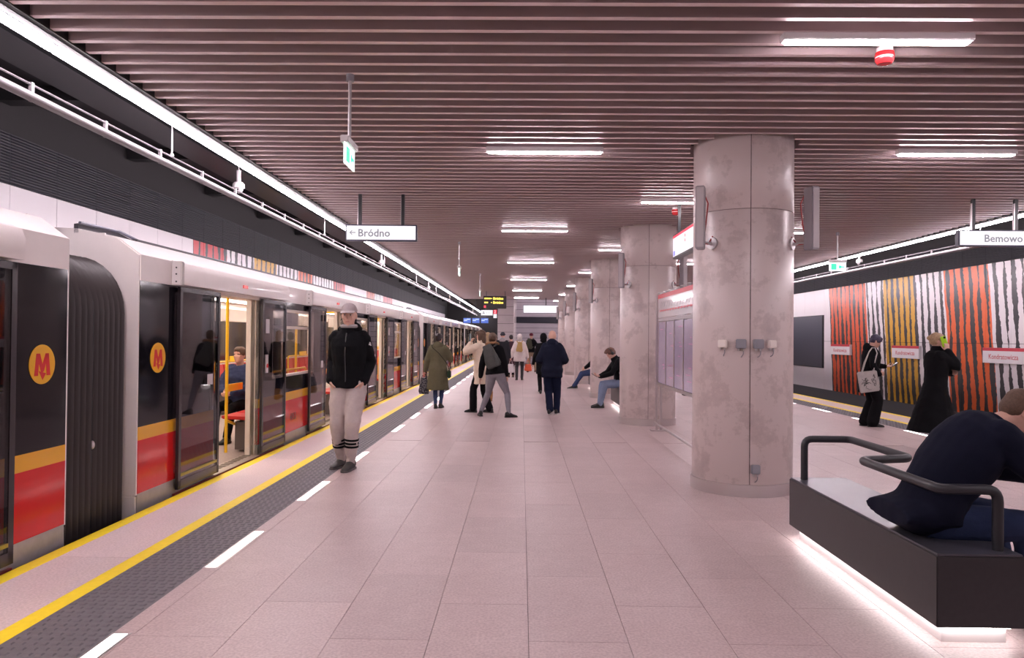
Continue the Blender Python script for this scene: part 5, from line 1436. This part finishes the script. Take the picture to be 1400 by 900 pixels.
# 17 hunched man on the near bench
p17, j17 = person('hunched man in navy jacket and jeans sitting on the nearest bench', (2.255, 4.08, 0), -PI / 2, 1.84,
    dict(mat=cloth('deep_navy', (.006, .007, .018)), off=.038, hem=.22, hem_r=(.225, .05), hem_dir=(0, -.85, .02), hem_fwd=0, bulk=1.12, collar=.035, sleeve=(.092, .086, .074, .074, .072, .062, .050), disp=.016, dsc=.2),
    dict(mat=cloth('jeans_dark', (.022, .032, .075)), r=(.105, .096, .082, .080, .076, .070, .064), disp=.012), blk_shoe, dict(kind='crop', mat=M('hair_short_brown', (.10, .055, .035), .7, vary=.3, vscale=80), disp=.006),
    pel=(0, 0, .52), nek=(0, .335, .985), bend=.13, hdir=(0, 1, -.85), hup=(0, .4, 1), hoff=(0, .475, 1.055), ank=((.16, .44, .085), (-.16, .50, .085)), kpole=((.1, .4, 1), (-.1, .4, 1)), wr=((.10, .68, .70), (-.10, .68, .70)), epole=((1, -.3, -.7), (-1, -.3, -.7)), hand_dir=((-.2, 1, .1), (.2, 1, .1)), palm=((-.4, 0, 1), (.4, 0, 1)), curl=(.8, .8), voxel=.006, cvox=.011, face=True)
# 18 passenger in the train, seated by the open door
p18, j18 = person('train passenger in blue puffer jacket sitting inside the open door', (-4.05, 10.55, 0), PI - .2, 1.70,
    dict(mat=cloth('puffer_blue', (.035, .045, .10)), name='puffer_jacket', off=.05, hem=.08, hem_r=(.22, .19), bulk=1.1, disp=.03, dsc=.05, sleeve=(.10, .095, .09, .09, .08, .07, .058)), dict(mat=black_c, r=LEG_STD), blk_shoe, dict(kind='short', mat=brown_h),
    pel=(0, 0, .545), nek=(0, .03, 1.08), bend=.03, ank=((.10, .52, .085), (-.10, .50, .085)), kpole=((.1, .3, 1), (-.1, .3, 1)), wr=((.07, .33, .70), (-.07, .33, .70)), epole=((1, -.6, -.4), (-1, -.6, -.4)), voxel=.012)
# 19 passenger standing inside the third door
p19, j19 = person('train passenger with brown hair standing inside a farther door', (-4.1, 17.6, 0), 1.2, 1.66,
    dict(mat=cloth('dark_green', (.03, .045, .035)), off=.035, hem=.15), dict(mat=black_c, r=LEG_STD), blk_shoe, dict(kind='long', mat=brown_h), voxel=.015, cvox=.018)

# ================================================================ things people carry
def place(t, j, loc_local):
    """world position of a point given in a person's own frame"""
    return world_of(t) @ Vector(loc_local)
def phone(pt, rot, lab, mat, w=.072, h=.148):
    t = thing('phone', lab, 'phone', pt); t.rotation_euler = rot
    b = MB(); b.box(-w / 2, w / 2, -.0045, .0045, -h / 2, h / 2); b.build('case', mat, t, .004)
    b = MB(); b.box(-w / 2 + .004, w / 2 - .004, .0045, .0052, -h / 2 + .004, h / 2 - .004); b.build('screen', M('phone_screen', (.03, .03, .035), .1, emit=(.5, .55, .6), estr=.25), t)
    b = MB(); b.box(w / 2 - .034, w / 2 - .008, -.0065, -.0045, h / 2 - .036, h / 2 - .008); b.build('camera_bump', M('phone_black', (.012, .012, .012), .2), t)
    return t
lime = M('phone_lime', (.42, .75, .02), .35); pblk = M('phone_dark', (.02, .02, .022), .3)
def hand_mid(j, i, f=.09): return j['wri'][i] + (j['wri'][i] - j['elb'][i]).normalized() * f * j['s']
phone(place(p16, j16, j16['hc'] + j16['HB'] @ V(.107, .045, -.005)), (.08, -.30, -.12), 'lime green phone held to the ear of the woman in long black coat', lime)
phone(place(p15, j15, j15['wri'][1] + V(.02, .14, .035)), (-1.0, 0, -PI / 2), 'dark phone in the hand of the tote bag person', pblk)
phone(place(p12, j12, j12['wri'][0] * .5 + j12['wri'][1] * .5 + V(0, .13, .03)), (-1.0, 0, PI / 2), 'dark phone held by the seated young man with headphones', pblk)
phone(place(p3, j3, j3['wri'][1] + V(-.01, .01, .12)), (0, 0, 1.15 + PI), 'dark phone held up by the woman in cream coat', pblk)
phone(place(p17, j17, (j17['wri'][0] + j17['wri'][1]) / 2 + V(0, .13, .035)), (-1.0, 0, -PI / 2), 'dark phone held by the hunched man on the nearest bench', pblk)

# headphones of the seated young man
t = thing('headphones', 'black headphones worn by the seated young man', 'headphones', place(p12, j12, (0, 0, 0)), PI / 2 + .12)
q = MB(); hc, HB = j12['hc'], j12['HB']
q.tube([hc + HB @ V(.094 * math.cos(a), -.02, .03 + .104 * math.sin(a)) for a in [PI * k / 12 for k in range(13)]], .009, 8); q.build('headband', pblk, t)
for sg in (-1, 1):
    q = MB(); q.ball(hc + HB @ V(sg * .088, -.015, .0), .022, .036, .042, HB); q.build('ear_cup', pblk, t)

def sack(t, name, mat, c, rx, ry, rz, vox=.012, disp=.02, top=.55):
    q = MB(); n = 18; rings = []
    for k in range(7):
        u = k / 6; w = 1.0 - (1 - top) * u ** 1.5; w *= (.82 if k == 0 else 1)
        rings.append([Vector(c) + V(rx * w * math.copysign(abs(math.cos(2 * PI * i / n)) ** .7, math.cos(2 * PI * i / n)), ry * w * math.copysign(abs(math.sin(2 * PI * i / n)) ** .7, math.sin(2 * PI * i / n)), -rz + 2 * rz * u) for i in range(n)])
    q.loft(rings)
    return link(name, remesh(q, name, mat, vox, 3, disp, .08), t)
def backpack(p, j, lab, mat, size, tilt=0.0, strap=None, back=.16, drop=.22):
    t = thing('backpack', lab, 'backpack', p.location, p.rotation_euler[2])
    c = j['spine'](.62) - j['f'] * (back + size[1]) * j['s']
    bd = sack(t, 'bag_body', mat, (0, 0, 0), *size)
    q = MB(); 
    bd.data.transform(Matrix.Translation(c) @ Matrix.Rotation(tilt, 4, 'Y'))
    q = MB(); q.box(-size[0] * .6, size[0] * .6, -size[1] * 1.05, -size[1] * .6, -size[2] * .75, -size[2] * .05)
    for i in range(len(q.v)): q.v[i] = Matrix.Rotation(tilt, 3, 'Y') @ q.v[i] + c
    q.build('front_pocket', mat, t, .02)
    for i in range(2):
        s_ = j['shs'][i]; sg = 1 if i == 0 else -1
        top_ = s_ - j['ls'] * sg * .05 + j['T'] * .085
        q = MB(); q.tube([c + j['T'] * size[2] * .8 + j['ls'] * sg * size[0] * .4 + j['f'] * size[1] * .8, top_ - j['f'] * .07, top_ + j['f'] * .03, s_ - j['ls'] * sg * .05 + j['f'] * .15 - j['T'] * .12, j['spine'](.45) + j['ls'] * sg * .17 + j['f'] * .06, c - j['T'] * size[2] * .7 + j['ls'] * sg * size[0] * .7 + j['f'] * size[1]], .016, 8)
        q.build('strap', strap or mat, t)
    return t
backpack(p4, j4, 'grey slouchy backpack on the striding woman in black jacket', cloth('bag_grey', (.075, .078, .075), .6), (.15, .075, .22), -.38)
backpack(p8, j8, 'yellow beige backpack on the white coat', cloth('bag_tan', (.50, .33, .13), .7), (.12, .06, .17), .1, back=.18)
backpack(p11, j11, 'dark green backpack on the walker in maroon beanie', olive_d, (.14, .09, .22))
def carry_bag(p, pt, lab, mat, size, name='carrier_bag', h=.16, hmat=None, rz=0, top=.7):
    w = place(p, None, pt)
    t = thing(name, lab, 'bag', (w.x, w.y, w.z), rz)
    sack(t, 'bag_body', mat, (0, 0, -h - size[2]), *size, top=top)
    for sg in (-1, 1):
        q = MB(); q.tube([(-size[0] * .5, sg * .012, -h - .03), (-size[0] * .25, sg * .01, -h * .3), (0, sg * .006, 0), (size[0] * .25, sg * .01, -h * .3), (size[0] * .5, sg * .012, -h - .03)], .007, 6); q.build('handle', hmat or mat, t)
    return t
def dots_mat():
    m = M('dotted_cloth', (.02, .02, .03), .7); nt = m.node_tree; b_ = nt.nodes['Principled BSDF']
    g = nt.nodes.new('ShaderNodeNewGeometry'); v = nt.nodes.new('ShaderNodeTexVoronoi'); v.inputs['Scale'].default_value = 55
    r_ = nt.nodes.new('ShaderNodeValToRGB'); r_.color_ramp.interpolation = 'CONSTANT'; r_.color_ramp.elements[0].color = (.6, .58, .6, 1); r_.color_ramp.elements[1].color = (.02, .02, .03, 1); r_.color_ramp.elements[1].position = .28
    nt.links.new(g.outputs['Position'], v.inputs['Vector']); nt.links.new(v.outputs['Distance'], r_.inputs['Fac']); nt.links.new(r_.outputs['Color'], b_.inputs['Base Color'])
    return m
carry_bag(p2, hand_mid(j2, 1), 'black cloth bag with white dots in the parka woman\'s hand', dots_mat(), (.12, .05, .17), 'cloth_bag', h=.07, top=.5)
carry_bag(p8, hand_mid(j8, 1), 'white plastic carrier bag in the white coat woman\'s left hand', M('bag_white', (.66, .60, .62), .4), (.13, .07, .15))
carry_bag(p8, hand_mid(j8, 0), 'orange plastic carrier bag in the white coat woman\'s right hand', M('bag_orange', (.78, .12, .05), .4), (.14, .07, .12))
# cross-body bag of the parka woman
t = thing('shoulder_bag', 'small dark green shoulder bag hanging at the parka woman\'s hip', 'bag', p2.location, p2.rotation_euler[2])
q = MB(); q.box(.215, .285, -.16, -.02, .63, .80); q.build('bag_body', cloth('bag_green', (.02, .04, .022), .5), t, .02)
q = MB(); q.tube([V(.25, -.09, .80), V(.21, -.20, .95), V(.05, -.205, 1.15), V(-.10, -.165, 1.27), V(-.13, -.06, 1.315), V(-.12, .08, 1.27)], .008, 6); q.build('strap', cloth('strap_dark', (.03, .025, .02)), t)
# tote bag
t = thing('tote_bag', 'pale canvas tote bag with black line drawing hanging at the black coat', 'bag', p15.location, p15.rotation_euler[2])
canvas = cloth('canvas', (.46, .42, .40), .8)
q = MB(); q.box(.262, .315, -.30, .02, .62, .97)
q.v[4].z += .02
tb = q.build('bag_body', canvas, t, .014, 3)
R_ = Matrix.Translation((.28, -.1, .97)) @ Matrix.Rotation(.16, 4, 'X') @ Matrix.Translation((-.28, .1, -.97)); tb.data.transform(R_)
q = MB()
rr = random.Random(3)
for k in range(9):
    y0, z0 = -.24 + .2 * rr.random(), .68 + .2 * rr.random(); pts = []
    for m_ in range(9):
        a = rr.random() * 6.28; y0 = min(-.03, max(-.27, y0 + .035 * math.cos(a))); z0 = min(.91, max(.66, z0 + .035 * math.sin(a))); pts.append((.3165, y0, z0))
    q.tube(pts, .0035, 5)
o = q.build('line_drawing', pblk, t); o.data.transform(R_)
for dx in (.268, .308):
    q = MB(); q.tube([V(dx, -.22, .95), V(dx - .01, -.17, 1.12), V(.235, -.085, 1.30), V(.19, -.02, 1.372), V(.19, .03, 1.372), V(.245, .045, 1.28), V(dx - .01, -.02, 1.1), V(dx, -.03, .98)], .010, 6); q.build('handle', canvas, t)
